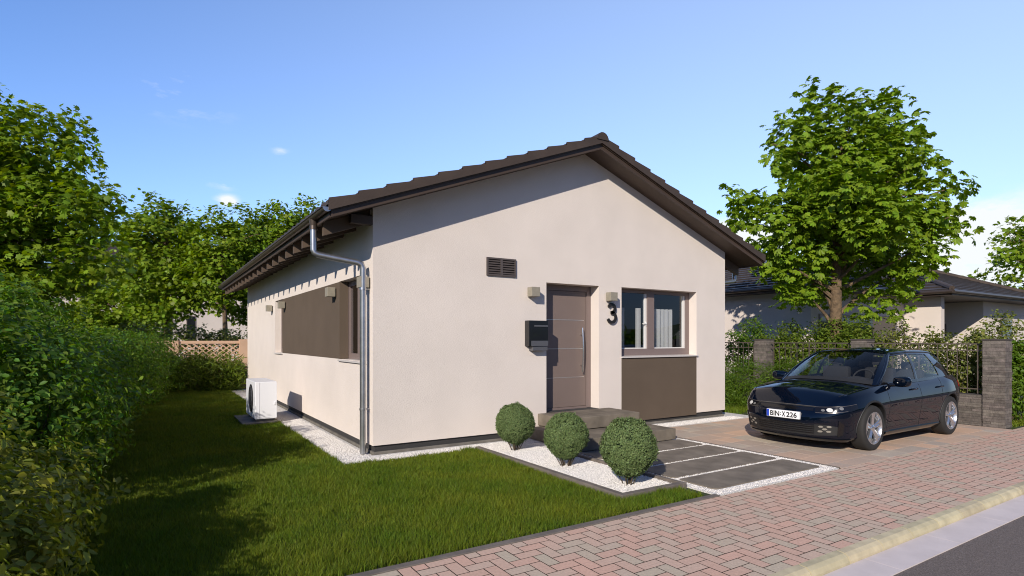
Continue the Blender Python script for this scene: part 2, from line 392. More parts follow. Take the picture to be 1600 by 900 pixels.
# driveway of mixed slabs
d = MB(); random.seed(3)
rowsy = [-3.855]; 
while rowsy[-1] < -.5: rowsy.append(rowsy[-1]+random.choice((.24, .30, .36)))
rowsy[-1] = -.43
for a, b2 in zip(rowsy[:-1], rowsy[1:]):
    x = 4.655
    while x < 10.28:
        w = random.choice((.28, .36, .44, .56, .64)); x1 = min(x+w, 10.29)
        if x1-x > .04: d.box(x+.003, a+.003, -.05, x1-.003, b2-.003, .003+random.uniform(-.0008, .0008), b=.0025)
        x += w
struct('driveway', d, M['drive'])
struct('driveway_bed', MB().box(4.65, -3.86, -.1, 10.3, -.42, -.003), M['joint'])
random.seed(11)
# lawn base
lw = MB()
lw.box(-40, -3.78, -.13, 4.0, 60, -.008); lw.box(10.7, -3.80, -.13, 60, 60, -.006); lw.box(4.0, .02, -.13, 10.7, 60, -.012)
lw.box(-40, -3.78, -.13, -6, -3.77, -.01)
struct('lawn_soil', lw, M['soil'])
struct('lawn_edging', MB().box(-12, -3.857, -.1, 2.325, -3.785, .012, b=.004), M['edging'])
# front gravel and side gravel strips
gv = MB(); gv.box(-.5, -.40, -.1, 8.0, -.0, .006); gv.box(-.5, 0, -.1, 0, 12.2, .0055); gv.box(2.33, -3.83, -.1, 4.62, -.404, .004)
gv.box(7.5, 0, -.1, 8.0, 12.2, .0055); struct('gravel_path', gv, M['gravel'])
struct('driveway_edging', MB().box(4.62, -3.83, -.1, 4.648, -.40, .014, b=.003), M['edging'])

# pebbles (white gravel as individual stones; one stuff object)
def pebbles(rects, dens, z, size):
    T = (np.array([(1,0,0),(-1,0,0),(0,1,0),(0,-1,0),(0,0,.75),(0,0,-.4)]), np.array([(0,2,4),(2,1,4),(1,3,4),(3,0,4),(2,0,5),(1,2,5),(3,1,5),(0,3,5)]))
    Ps = []
    for (x0, y0, x1, y1) in rects:
        n = int((x1-x0)*(y1-y0)*dens); Ps.append(np.stack([x0+RNG.random(n)*(x1-x0), y0+RNG.random(n)*(y1-y0), z+RNG.random(n)*size*.6], 1))
    Pn = np.concatenate(Ps); n = len(Pn)
    return scatter(T, Pn, unit(RNG.normal(size=(n, 3))*.5+np.array((0,0,1))), RNG.normal(size=(n, 3)), size*(.5+.8*RNG.random(n)))
V, F = pebbles([(-.49,-.39,7.6,-.08),(-.49,-.05,-.05,5.5)], 5500, .006, .0085)
props(fast_mesh('loose_gravel', V, F, M['pebble']), 'white gravel chippings strewn along the foot of the house walls', 'gravel', kind='stuff')
V, F = pebbles([(2.36,-3.82,4.60,-3.70),(2.34,-3.7,2.46,-1.4),(4.5,-3.7,4.61,-1.4)]+[(2.45,y-.045,4.5,y+.045) for y in (-3.13,-2.53,-1.93)], 5500, .004, .0075)
props(fast_mesh('joint_gravel', V, F, M['pebble']), 'white gravel filling the gaps round the grey path slabs', 'gravel', kind='stuff')

# planting bed: edging (frame) + gravel
bed = empty('planting_bed', (1.82, -1.9, 0), 'long white gravel planting bed framed with grey concrete edging, under three round bushes', 'planting bed')
e = MB(); X0, X1, Y0, Y1 = 1.37, 2.31, -3.44, -.41
e.box(X0, Y0, -.1, X0+.075, Y1, .055, b=.006); e.box(X1-.055, Y0, -.1, X1, -1.42, .055, b=.006); e.box(X0+.077, Y0, -.1, X1-.057, Y0+.075, .0545, b=.006)
e.build('edging', M['edging'], bed)
MB().box(X0+.05, Y0+.05, -.08, X1-.04, Y1, .018).build('gravel_fill', M['gravel'], bed)
V, F = pebbles([(X0+.08, Y0+.08, X1-.06, Y1)], 9000, .018, .0085); o = fast_mesh('pebble_layer', V, F, M['pebble'], bed); o['kind'] = 'stuff'

# path slabs
ys = [-3.68, -3.16, -2.56, -1.96, -1.40]
nms = ['nearest of the four dark grey path slabs, beside the brick pavement', 'second dark grey path slab from the brick pavement', 'third dark grey path slab from the brick pavement', 'dark grey path slab against the lower entrance step']
for i in range(4):
    y0 = ys[i]+(0 if i == 0 else .055); y1 = ys[i+1]-(0.015 if i == 0 else .005)
    if i == 3: y1 = -1.41
    sb = MB(); x0, x1, rr = 2.47, 4.49, .05
    pts = []
    for (cx, cy, a0) in ((x0+rr, y0+rr, 180), (x1-rr, y0+rr, 270), (x1-rr, y1-rr, 0), (x0+rr, y1-rr, 90)):
        for q in range(5): pts.append((cx+rr*math.cos(R(a0+q*22.5)), cy+rr*math.sin(R(a0+q*22.5)), -.03))
    sb.prism(pts, (0, 0, .046)); thing('paving_slab', sb, M['slab'], nms[i], 'slab', 'grey slabs of the entrance path', ((x0+x1)/2, (y0+y1)/2, 0))
st = MB().box(2.52, -1.40, .02, 4.44, -.06, .19, b=.008); thing('entrance_step', st, M['step'], 'lower, wider brown-grey concrete step before the front door', 'step', 'entrance steps', (3.48, -.7, 0))
st = MB().box(2.75, -.76, .203, 4.29, -.012, .388, b=.008); thing('entrance_step', st, M['step'], 'upper brown-grey concrete step right under the front door', 'step', 'entrance steps', (3.5, -.4, .2))

# ------------------------------------------------------------------ grass blades
def grass(rects, label, name='lawn_grass', excl=()):
    Ps = []
    for (x0, y0, x1, y1, dens) in rects:
        n = int((x1-x0)*(y1-y0)*dens); Ps.append(np.stack([x0+RNG.random(n)*(x1-x0), y0+RNG.random(n)*(y1-y0), np.full(n, -.012)], 1))
    P = np.concatenate(Ps); n = len(P)
    dist = np.hypot(P[:, 0]-CAM[0], P[:, 1]-CAM[1])
    hgt = (.042+.03*RNG.random(n))*(1+.25*np.sin(P[:, 0]*2.3+1)*np.sin(P[:, 1]*1.9)+.3*(np.sin(P[:, 0]*9.1)*np.sin(P[:, 1]*8.3+2) > .75))*np.clip(.9+dist*.02, 1, 1.2); w = .0022*np.clip(dist/5, .9, 2.6)
    a = RNG.random(n)*2*PI; lean = RNG.normal(size=(n, 2))*.35
    t = np.stack([np.cos(a), np.sin(a), np.zeros(n)], 1)*w[:, None]
    m1 = P+np.stack([lean[:, 0]*hgt*.3, lean[:, 1]*hgt*.3, hgt*.55], 1); tip = P+np.stack([lean[:, 0]*hgt, lean[:, 1]*hgt, hgt], 1)
    V = np.stack([P-t, P+t, m1+t*.8, m1-t*.8, tip], 1).reshape(-1, 3)
    k = (np.arange(n)*5)[:, None, None]; F = (np.array([(0,1,2),(0,2,3),(3,2,4)])[None]+k).reshape(-1, 3)
    return props(fast_mesh(name, V, F, M['grass']), label, 'grass', kind='stuff')
grass([(-3.3,-3.775,1.36,-1.8,11000),(-3.3,-1.8,1.36,-.41,8500),(1.36,-3.775,2.17,-3.45,11000),(-3.3,-.41,-.51,4,5500),(-3.3,4,-.52,12.8,3000)],
      'short mown green lawn in front and left of the house')
grass([(10.7,-3.78,12.6,-1,2600),(8.1,.1,10.25,5,1500)], 'patch of green grass around the split stone pillars', 'verge_grass')

# ------------------------------------------------------------------ house
W, D = 7.5, 12.0; SL = .37; ZE = 3.40; ZA = ZE+SL*W/2  # underside line at walls
def zr(x): return ZE+SL*min(x, W-x)
house = empty('bungalow', (3.75, 0, 0), 'cream rendered bungalow with dark brown gable roof and mauve front door', 'house')
ZB = .135; RD = .23
def wall(mb, boxes, x_edges, top, put, holes, depth, flipd=1):
    """boxes unused; columns between x_edges; put(a,z,d) -> point"""
    xs = sorted(set(x_edges+[h[0] for h in holes]+[h[1] for h in holes]))
    for a, b in zip(xs[:-1], xs[1:]):
        hs = sorted([(h[2], h[3]) for h in holes if h[0] <= a+1e-6 and h[1] >= b-1e-6]); z = ZB
        for (h0, h1) in hs:
            if h0 > z+1e-6: mb.quad(put(a, z, 0), put(b, z, 0), put(b, h0, 0), put(a, h0, 0))
            z = h1
        mb.quad(put(a, z, 0), put(b, z, 0), put(b, top(b), 0), put(a, top(a), 0))
    for (a, b, z0, z1) in holes:
        for q in (((a, z0), (b, z0)), ((b, z0), (b, z1)), ((b, z1), (a, z1)), ((a, z1), (a, z0))):
            (p, zp), (r, zq) = q
            mb.quad(put(p, zp, 0), put(r, zq, 0), put(r, zq, depth), put(p, zp, depth))
wb = MB()
FH = [(2.93, 4.07, ZB, 2.535), (4.60, 6.62, ZB, 2.54)]
wall(wb, None, [0, W/2, W], zr, lambda a, z, dd: (a, dd, z), FH, RD)
SH = [(.28, 1.65, 1.28, 2.53), (6.34, 7.27, 1.28, 2.53)]
wall(wb, None, [0, D], lambda y: ZE+.0, lambda a, z, dd: (dd, a, z), SH, RD)
wb.quad((W, 0, ZB), (W, D, ZB), (W, D, ZE), (W, 0, ZE))
wb.add([(0, D, ZB), (W, D, ZB), (W, D, ZE), (W/2, D, ZA), (0, D, ZE)], [(0,1,2,3,4)])
wb.quad((0, 0, ZB), (W, 0, ZB), (W, D, ZB), (0, D, ZB))
wb.build('wall', M['stucco'], house, fix=False)
pb = MB(); pb.box(.035, .035, -.1, W-.035, D-.035, ZB+.01); pb.build('plinth', M['plinth'], house)
pf = MB(); pf.box(.012, .012, -.1, W-.012, D-.012, .045, b=.004); pf.build('footing', M['concrete'], house)
# interior (dark room walls seen through the panes)
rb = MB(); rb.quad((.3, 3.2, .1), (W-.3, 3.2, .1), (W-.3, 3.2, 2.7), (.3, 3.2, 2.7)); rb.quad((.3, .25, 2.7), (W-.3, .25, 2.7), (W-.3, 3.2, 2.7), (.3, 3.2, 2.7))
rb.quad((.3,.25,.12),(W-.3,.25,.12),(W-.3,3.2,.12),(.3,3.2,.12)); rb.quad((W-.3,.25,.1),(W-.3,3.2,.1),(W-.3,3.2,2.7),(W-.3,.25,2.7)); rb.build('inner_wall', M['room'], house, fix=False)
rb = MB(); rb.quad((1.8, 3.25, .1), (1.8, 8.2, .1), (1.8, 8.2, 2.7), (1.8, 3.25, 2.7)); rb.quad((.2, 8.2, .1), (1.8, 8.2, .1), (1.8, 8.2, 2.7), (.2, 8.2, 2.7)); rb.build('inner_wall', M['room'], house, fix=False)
# taupe panels
tp = MB(); tp.box(-.006, 1.615, 1.286, .134, 6.335, 2.524); tp.build('side_panel', M['taupe'], house)
tp = MB(); tp.box(4.605, -.004, .10, 6.615, .16, 1.275); tp.build('front_panel', M['taupe'], house)
tp = MB(); tp.box(2.932, .006, .05, 4.068, .3, .386); tp.build('door_base', M['plinth'], house)

# front door
dr = MB(); y = RD
dr.box(2.935, y-.01, .39, 3.03, y+.06, 2.53); dr.box(3.97, y-.01, .39, 4.065, y+.06, 2.53); dr.box(3.03, y-.01, 2.44, 3.97, y+.06, 2.53); dr.box(3.03,y-.012,.386,3.97,y+.06,.42)
fr = dr.build('door_frame', M['frame'], house)
dl = MB().box(3.036, y+.004, .424, 3.964, y+.05, 2.436, b=.004).build('front_door', M['door'], house)
for z in (.93, 1.43, 1.93): MB().box(3.04, y+.0015, z, 3.92, y+.0045, z+.010).build('inlay', M['doorline'], dl)
hd = MB(); hx = 3.84
hd.tube([(hx, y-.055-.022*math.sin(PI*i/10), 1.02+.78*i/10) for i in range(11)], .0135, 10); hd.tube([(hx, y-.07, 1.14), (hx, y+.005, 1.14)], .009, 8); hd.tube([(hx, y-.07, 1.68), (hx, y+.005, 1.68)], .009, 8)
hd.build('handle', M['steel'], dl, smooth=True)

# front window
def curtain(mb, x0, x1, y, z0, z1, folds, amp, put):
    n = folds*8; P = []
    for i in range(n+1):
        t = i/n; x = x0+(x1-x0)*t; yy = y+amp*math.sin(t*folds*2*PI)+.3*amp*math.sin(t*folds*5.3)
        P.append([put(x, yy, z0), put(x, yy, z1)])
    mb.grid(P)
wf = MB(); a, b, z0, z1 = 4.60, 6.62, 1.29, 2.54; y = .185; fy = .045
wf.box(a+.003, y, z0+.002, a+.07, y+fy, z1-.003); wf.box(b-.11, y, z0+.002, b-.003, y+fy, z1-.003); wf.box(a+.07, y, z0+.002, b-.11, y+fy, z0+.13); wf.box(a+.07, y, z1-.07, b-.11, y+fy, z1-.003)
wf.box(5.44, y-.004, z0+.13, 5.62, y+fy-.003, z1-.07)
win = wf.build('window', M['frame'], house)
ws = MB()  # inner light sash edges
for (p, q) in ((4.67, 5.44), (5.62, 6.51)):
    ws.box(q-.055, y+.020, z0+.13, q-.001, y+.06, z1-.072); ws.box(p+.001, y+.022, z0+.13, p+.02, y+.06, z1-.072); ws.box(p+.021, y+.025, z0+.131, q-.056, y+.06, z0+.15)
ws.build('sash', M['white_frame'], win)
MB().box(4.68, y+.030, z0+.14, 5.435, y+.036, z1-.075).build('pane', M['glass'], win)
MB().box(5.63, y+.030, z0+.14, 6.50, y+.036, z1-.075).build('pane', M['glass'], win)
cu = MB(); curtain(cu, 5.70, 6.36, .42, .15, 2.2, 6, .04, lambda x, yy, z: (x, yy, z)); cu.build('curtain', M['curtain'], win, smooth=True, fix=False)
cu = MB(); curtain(cu, 4.90, 5.03, .40, .15, 2.2, 2, .03, lambda x, yy, z: (x, yy, z)); cu.build('curtain', M['curtain'], win, smooth=True, fix=False)
cu = MB(); curtain(cu, 5.34, 5.44, .38, .15, 2.2, 2, .03, lambda x, yy, z: (x, yy, z)); cu.build('curtain', M['curtain'], win, smooth=True, fix=False)
hh = MB().box(5.405, y+.0, 1.86, 5.425, y+.02, 1.93).box(5.31, y-.012, 1.885, 5.42, y+.0, 1.905, b=.003); hh.build('handle', M['white_frame'], win)
sl = MB(); sl.prism([(4.585, -.035, 1.262), (4.585, -.035, 1.283), (4.585, .185, 1.294), (4.585, .185, 1.27)], (2.05, 0, 0)); sl.build('window_sill', M['sill'], win)
# side windows (two, recessed, at the ends of the taupe panel)
for (a, b) in ((.28, 1.65), (6.34, 7.27)):
    wf = MB(); x = .14; z0, z1 = 1.285, 2.53
    for (p, q) in ((a+.003, a+.08), (b-.08, b-.003)): wf.box(x, p, z0, x+.06, q, z1-.003)
    wf.box(x, a+.08, z0, x+.06, b-.08, z0+.09); wf.box(x, a+.08, z1-.08, x+.06, b-.08, z1-.003); c = (a+b)/2+.1
    wf.box(x-.003, c-.06, z0+.09, x+.057, c+.06, z1-.08)
    w2 = wf.build('window', M['frame'], house)
    MB().box(x+.03, a+.082, z0+.092, x+.036, c-.062, z1-.082).build('pane', M['glass'], w2); MB().box(x+.03, c+.062, z0+.092, x+.036, b-.082, z1-.082).build('pane', M['glass'], w2)
    cu = MB(); curtain(cu, c+.08, b-.12, .40, .5, 2.45, 3, .03, lambda p, yy, z: (yy, p, z)); cu.build('curtain', M['curtain'], w2, smooth=True, fix=False)
    sl = MB(); sl.prism([(-.035, a-.012, 1.25), (-.035, a-.012, 1.272), (.14, a-.012, 1.283), (.14, a-.012, 1.26)], (0, b-a+.0, 0)); sl.build('window_sill', M['sill'], w2)

# roof
OX = .66; OY = .38; TH = .10
rs = MB()
for sgn in (0, 1):
    def X(x): return W-x if sgn else x
    zc = lambda x: ZE+SL*x
    # deck with soffit faces
    rs.prism([(X(-OX), -OY, zc(-OX)), (X(W/2), -OY, ZA), (X(W/2), -OY, ZA+TH), (X(-OX), -OY, zc(-OX)+TH)], (0, D+2*OY, 0))
roofp = rs.build('roof', M['soffit'], house)
fb = MB()
for sgn in (0, 1):
    def X(x): return W-x if sgn else x
    for yy in (-OY-.028, D+OY+.003):
        fb.prism([(X(-OX-.01), yy, zc(-OX)-.03), (X(W/2), yy, ZA-.026), (X(W/2), yy, ZA+TH+.01), (X(-OX-.01), yy, zc(-OX)+TH)], (0, .025, 0))
        fb.prism([(X(-OX-.02), yy-.018, zc(-OX)+.045), (X(W/2), yy-.018, ZA+.05), (X(W/2), yy-.018, ZA+TH+.02), (X(-OX-.02), yy-.018, zc(-OX)+TH+.01)], (0, .016, 0))
    fb.box(X(-OX-.026), -OY, zc(-OX)-.03, X(-OX-.003), D+OY, zc(-OX)+TH)
fb.build('verge_board', M['fascia'], roofp)
# tile courses: real stepped, waved strips; thick verge tiles at the ends
tl = MB(); NC = 12; LX = W/2+OX+.05
for sgn in (0, 1):
    for c in range(NC):
        xa = -OX-.05+c*LX/NC; xb = -OX-.05+(c+1)*LX/NC+.05; P = []; ny = 210; base = zc(-OX)+TH+.005
        za = ZE+SL*xa+TH+.055+.03; zb = ZE+SL*xb+TH+.012+.03
        for i in range(ny+1):
            yy = -OY-.07+(D+2*OY+.14)*i/ny; wv = .016*(1+math.cos(2*PI*i/5)) if 2 < i < ny-2 else .016
            P.append([(W-xa if sgn else xa, yy, za+wv-.055), (W-xa if sgn else xa, yy, za+wv), (W-xb if sgn else xb, yy, zb+wv)])
        tl.grid(P)
        for y0, y1 in ((-OY-.075, -OY-.050), (D+OY+.05, D+OY+.075)):
            xc = xa+LX/NC; q = [(xa, y0, zc(xa)+TH-.035), (xc, y0, zc(xc)+TH-.035), (xc, y0, zc(xc)+TH+.075), (xa, y0, zc(xa)+TH+.118)]
            if sgn: q = [(W-p[0], p[1], p[2]) for p in q]
            tl.prism(q, (0, y1-y0, 0))
tl.build('roof_tiles', M['tile'], roofp, fix=False)
rt = MB(); yy = -OY-.09
while yy < D+OY:
    P = []
    for i in range(2):
        y2 = yy+i*.38; rr = .125-.012*i
        P.append([(W/2+math.cos(a)*rr, y2, ZA+TH+.015+math.sin(a)*rr) for a in [PI*k/10 for k in range(11)]])
    rt.grid(P); 
    if yy < -OY: rt.add([(W/2+math.cos(PI*k/10)*.125, yy, ZA+TH+.015+math.sin(PI*k/10)*.125) for k in range(11)], [tuple(range(11))])
    yy += .36
rt.build('ridge_tiles', M['tile'], roofp, smooth=True, fix=False)
# rafters
for sgn in (0, 1):
    for k in range(20):
        yy = .13+k*.62; q = [(-OX+.03, yy, zc(-OX+.03)-.004), (-.002, yy, zc(0)-.004), (-.002, yy, zc(0)-.19), (-OX+.03, yy, zc(-OX+.03)-.185)]
        if sgn: q = [(W-p[0], p[1], p[2]) for p in q]
        if sgn and k > 6: continue
        MB().prism(q, (0, .075, 0)).build('rafter', M['rafter'], roofp)
wp = MB().box(-.30, .0, zc(-.3)-.12, -.003, .10, zc(-.3)-.004); wp.build('purlin', M['soffit'], roofp)
# gutters
def gutter(sx, dirs):
    gb = MB(); P = []; zc0 = zc(-OX)+.085; cx = sx; r = .055
    for yy in (-OY-.05, D+OY+.05):
        P.append([(cx+math.cos(a)*r, yy, zc0+math.sin(a)*r) for a in [PI+PI*k/12 for k in range(13)]]+[(cx+math.cos(a)*(r-.006), yy, zc0+math.sin(a)*(r-.006)) for a in [2*PI-PI*k/12 for k in range(13)]])
    gb.grid(P); g1 = gb.build('gutter', M['gutter'], house, smooth=True)
    lip = MB(); xo = cx-r*dirs; lip.tube([(xo, -OY-.05, zc0), (xo, D+OY+.05, zc0)], .011, 8); lip.build('gutter_lip', M['gutter'], g1, smooth=True)
    cp = MB(); cp.prism([(cx+math.cos(a)*r*1.03, -OY-.056, zc0+math.sin(a)*r*1.03) for a in [PI+PI*k/12 for k in range(13)]], (0, .005, 0)); cp.build('end_cap', M['zinc'], g1)
    return zc0
for sx, wx, ds in ((-OX-.066, -.10, 1), (W+OX+.066, W+.10, -1)):
    z0 = gutter(sx, ds); y1, y2 = .27, .12; r = .043
    if ds > 0: path = [(sx, y1, z0-.04), (sx, y1, 2.80), (sx+.012, y1-.004, 2.765), (sx+.05, y1-.012, 2.74), (wx-.07, y2+.015, 2.655), (wx-.02, y2+.004, 2.63), (wx, y2, 2.58), (wx, y2, .02)]
    else: path = [(sx, .30, z0-.04), (sx, .30, 2.93), (sx-.012, .30, 2.89), (sx-.05, .30, 2.865), (wx+.07, .30, 2.80), (wx+.02, .30, 2.78), (wx, .30, 2.73), (wx, .30, .02)]
    dp = MB(); dp.tube(path, r, 16); dpo = dp.build('downpipe', M['zinc'], house, smooth=True)
    q = MB(); q.tube([(path[0][0], path[0][1], z0-.04), (path[0][0], path[0][1], z0-.12)], [.062, .048], 14); q.tube([(path[0][0], path[0][1], z0-.12), (path[0][0], path[0][1], z0-.17)], .052, 14); q.build('outlet', M['gutter'], dpo, smooth=True)
    for z in (.62, 2.28):
        cl = MB(); cl.tube([(path[-1][0], path[-1][1], z), (path[-1][0], path[-1][1], z+.03)], r+.006, 16); cl.tube([(wx, path[-1][1], z+.015), (wx+.1*ds, path[-1][1], z+.015)], .007, 6); cl.build('pipe_clamp', M['zinc'], dpo, smooth=True)
# vent grille
vg = MB(); x0, x1, z0, z1 = 1.79, 2.32, 2.585, 2.865; y = -.03
vg.box(x0, y, z0, x0+.025, 0, z1); vg.box(x1-.025, y, z0, x1, 0, z1); vg.box(x0+.025, y, z0, x1-.025, 0, z0+.025); vg.box(x0+.025, y, z1-.025, x1-.025, 0, z1); vg.box(2.035, y+.002, z0+.025, 2.075, 0, z1-.025)
for k in range(6):
    z = z0+.035+k*.037; vg.prism([(x0+.025, y+.003, z), (x0+.025, y+.003, z+.013), (x0+.025, -.004, z+.028), (x0+.025, -.004, z+.015)], (x1-x0-.05, 0, 0))
vgo = vg.build('vent_grille', M['vent'], house)
MB().box(x0+.026, -.003, z0+.026, x1-.026, -.001, z1-.026).build('vent_opening', M['dark'], vgo)

# wall lamps (own things), mailbox, number
def wlamp(loc, face, label):
    root = empty('wall_lamp', loc, label, 'wall lamp', 'cube wall lamps on the bungalow')
    if face == 'y': MB().box(-.08, -.15, -.075, .08, -.02, .075, b=.006).build('housing', M['lamp'], root, local=True); MB().box(-.035, -.02, -.035, .035, 0, .035).build('bracket', M['greymetal'], root, local=True)
    else: MB().box(-.15, -.08, -.075, -.02, .08, .075, b=.006).build('housing', M['lamp'], root, local=True); MB().box(-.02, -.035, -.035, 0, .035, .035).build('bracket', M['greymetal'], root, local=True)
wlamp((2.62, 0, 2.36), 'y', 'beige cube wall lamp left of the front door, above the mailbox')
wlamp((4.29, 0, 2.35), 'y', 'beige cube wall lamp above the black house number')
wlamp((0, 7.62, 2.37), 'x', 'beige cube lamp farthest back on the side wall, past the far window')
wlamp((-.006, 6.0, 2.37), 'x', 'beige cube lamp at the far end of the taupe side panel')
wlamp((-.006, 1.86, 2.37), 'x', 'beige cube lamp at the near end of the taupe side panel')
wlamp((0, .17, 2.39), 'x', 'beige cube lamp behind the downpipe at the house corner')
mbx = empty('mailbox', (2.69, 0, 1.45), 'black wall mailbox with grey newspaper slot, left of the front door', 'mailbox')
MB().box(2.50, -.13, 1.49, 2.875, -.003, 1.90, b=.006).build('body', M['mailbox'], mbx)
MB().box(2.60, -.142, 1.80, 2.86, -.129, 1.825, b=.003).build('flap', M['greymetal'], mbx)
MB().box(2.54, -.136, 1.49, 2.87, -.1305, 1.575, b=.002).box(2.58, -.12, 1.415, 2.87, -.003, 1.487, b=.006).build('newspaper_slot', M['greymetal'], mbx)

def text(name, body, size, m, parent, loc, rot, ext=.004, offs=0.0, sx=1.0, local=True, bev=0):
    cu = bpy.data.curves.new(name, 'FONT'); cu.body = body; cu.size = size; cu.extrude = ext; cu.offset = offs; cu.align_x = 'CENTER'; cu.align_y = 'CENTER'
    o = bpy.data.objects.new('tmp', cu); COL.objects.link(o); bpy.context.view_layer.update()
    dg = bpy.context.evaluated_depsgraph_get(); me = bpy.data.meshes.new_from_object(o.evaluated_get(dg)); bpy.data.objects.remove(o)
    xs = np.array([v.co[:] for v in me.vertices]); c = (xs.max(0)+xs.min(0))/2
    Mx = Matrix.Translation(loc) @ rot.to_4x4() @ Matrix.Diagonal((sx, 1, 1, 1)) @ Matrix.Translation(-Vector((c[0], c[1], 0)))
    me.transform(Mx); me.name = name
    return link(name, me, m, parent)
RY = Matrix(((1,0,0),(0,0,-1),(0,1,0)))  # text facing -y
# bold rounded "3" as a swept stroke
n3 = MB(); pts = []
def arc(cx, cz, r, a0, a1, n=14, sq=1.0): return [(cx+r*math.cos(R(a0+(a1-a0)*i/n)), cz+r*sq*math.sin(R(a0+(a1-a0)*i/n))) for i in range(n+1)]
p1 = arc(0, .080, .066, 160, -90, 16)+[(-.02, .014)]
p2 = [(-.02, .0141)]+arc(0, -.067, .081, 90, -160, 18)
for pth in (p1, p2):
    w2 = .026; L2 = []
    for i, p in enumerate(pth):
        a_, b_ = pth[max(i-1, 0)], pth[min(i+1, len(pth)-1)]; tx, tz = b_[0]-a_[0], b_[1]-a_[1]; l = math.hypot(tx, tz) or 1; nx, nz = -tz/l*w2, tx/l*w2
        X_, Z_ = 4.335+p[0]*1.15, 2.06+p[1]*1.07
        L2.append([(X_+nx, -.045, Z_+nz), (X_-nx, -.045, Z_-nz), (X_-nx, -.022, Z_-nz), (X_+nx, -.022, Z_+nz), (X_+nx, -.045, Z_+nz)])
    n3.grid(L2)
    for e_ in (L2[0], L2[-1]): n3.quad(*e_[:4])
thing('house_number', n3, M['black'], 'large black number 3 mounted on the wall under a cube lamp', 'house number', loc=(4.33, 0, 1.88))

# heat pump
hp = empty('heat_pump', (-.74, 4.4, 0), 'white heat pump unit with round black fan beside the house', 'heat pump')
MB().box(-.93, 3.92, .10, -.55, 5.1, .80, b=.015).build('casing', M['whitebox'], hp)
f = MB(); f.lathe([(.0, -.006), (.05, -.012), (.25, -.010), (.27, -.004), (.27, .01)], (-.932, 4.42, .46), 'x', 36); f.build('fan_grille', M['black'], hp, smooth=True)
f = MB()
for r in (.08, .13, .18, .23): f.lathe([(r-.004, -.016), (r+.004, -.016), (r+.004, -.010), (r-.004, -.010), (r-.004, -.016)], (-.932, 4.42, .46), 'x', 36)
f.build('grille_ring', M['greymetal'], hp, smooth=True)
MB().box(-.562, 3.912, .12, -.552, 3.918, .78).box(-.86, 3.914, .12, -.855, 3.92, .79).box(-.60, 3.905, .36, -.57, 3.925, .42, b=.004).build('service_cover', M['whitebox'], hp)
for y_ in (4.0, 4.9): MB().box(-.9, y_, .05, -.58, y_+.08, .10).build('foot', M['greymetal'], hp)
thing('concrete_pad', MB().box(-1.15, 3.82, -.05, -.51, 5.2, .05, b=.006), M['concrete'], 'flat grey concrete pad under the white heat pump', 'concrete pad', loc=(-.8, 4.5, 0))

# ------------------------------------------------------------------ clipped round bushes
def ball(x, y, r, label, sd):
    root = empty('boxwood_ball', (x, y, .02), label, 'bush', 'clipped round bushes in the gravel bed')
    cz = .09+r*1.06; nc = 2000; per = 15; cdir = rsph(nc); crr = 1+.05*np.sin(cdir[:, 0]*6+sd)*np.sin(cdir[:, 1]*5+sd*2)+.032*RNG.normal(size=nc).clip(-1.5, 1.6)
    n = nc*per; d = unit(np.repeat(cdir, per, 0)+RNG.normal(size=(n, 3))*.045)
    taper = np.where(d[:, 2] < -.3, 1-.28*(-d[:, 2]-.3), 1)
    rr = r*.94*np.repeat(crr, per)*(.86+.14*RNG.random(n)**.5)
    P = np.stack([x+d[:, 0]*rr*taper, y+d[:, 1]*rr*taper, cz+d[:, 2]*rr*1.06], 1)
    dirn = unit(d*.8+RNG.normal(size=(n, 3))*.35+np.array((0, 0, .6))); nr = unit(d+RNG.normal(size=(n, 3))*.5)
    V, F = scatter(T_SIMPLE, P, nr, dirn, .019*(.7+.6*RNG.random(n)))
    fast_mesh('foliage', V, F, M['box'], root)
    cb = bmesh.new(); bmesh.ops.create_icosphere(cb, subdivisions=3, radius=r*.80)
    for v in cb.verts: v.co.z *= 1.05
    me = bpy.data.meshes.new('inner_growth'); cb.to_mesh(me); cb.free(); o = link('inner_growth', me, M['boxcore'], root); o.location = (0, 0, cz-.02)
    s = MB()
    for i in range(14):
        a = random.uniform(0, 2*PI); q = random.uniform(.02, .09); s.tube([(x+q*.6*math.cos(a), y+q*.6*math.sin(a), 0), (x+q*2*math.cos(a), y+q*2*math.sin(a), .19)], [.006, .004], 5)
    s.build('stem', M['stem'], root)
ball(1.80, -.80, .285, 'clipped round bush nearest the house wall, smallest of three', 1.0)
ball(1.80, -1.98, .285, 'middle of three clipped round bushes in the gravel bed', 2.2)
ball(1.80, -3.08, .315, 'clipped round bush nearest the pavement, largest of three', 3.1)

# ------------------------------------------------------------------ car
CL = 4.35
def crom(P, u):
    P = np.asarray(P, float); n = len(P); i = int(min(max(math.floor(u), 0), n-2)); t = u-i
    p0, p1, p2, p3 = P[max(i-1, 0)], P[i], P[i+1], P[min(i+2, n-1)]
    if i == 0: p0 = 2*p1-p2
    if i == n-2: p3 = 2*p2-p1
    return .5*((2*p1)+(-p0+p2)*t+(2*p0-5*p1+4*p2-p3)*t*t+(-p0+3*p1-3*p2+p3)*t**3)
PLAN = [(0,0),(.012,.22),(.05,.46),(.13,.66),(.25,.785),(.45,.855),(.88,.90),(1.4,.90),(2.0,.897),(2.7,.90),(3.2,.905),(3.55,.905),(3.95,.86),(4.18,.77),(4.30,.56),(4.345,.25),(4.35,0)]
DEN = np.array([crom(PLAN, u) for u in np.linspace(0, len(PLAN)-1, 900)]); ARC = np.concatenate([[0], np.cumsum(np.linalg.norm(np.diff(DEN, axis=0), axis=1))])
def plan(a): return np.array([np.interp(a, ARC, DEN[:, 0]), np.interp(a, ARC, DEN[:, 1])])
def a_of_x(x): return float(np.interp(x, DEN[:, 0], ARC))
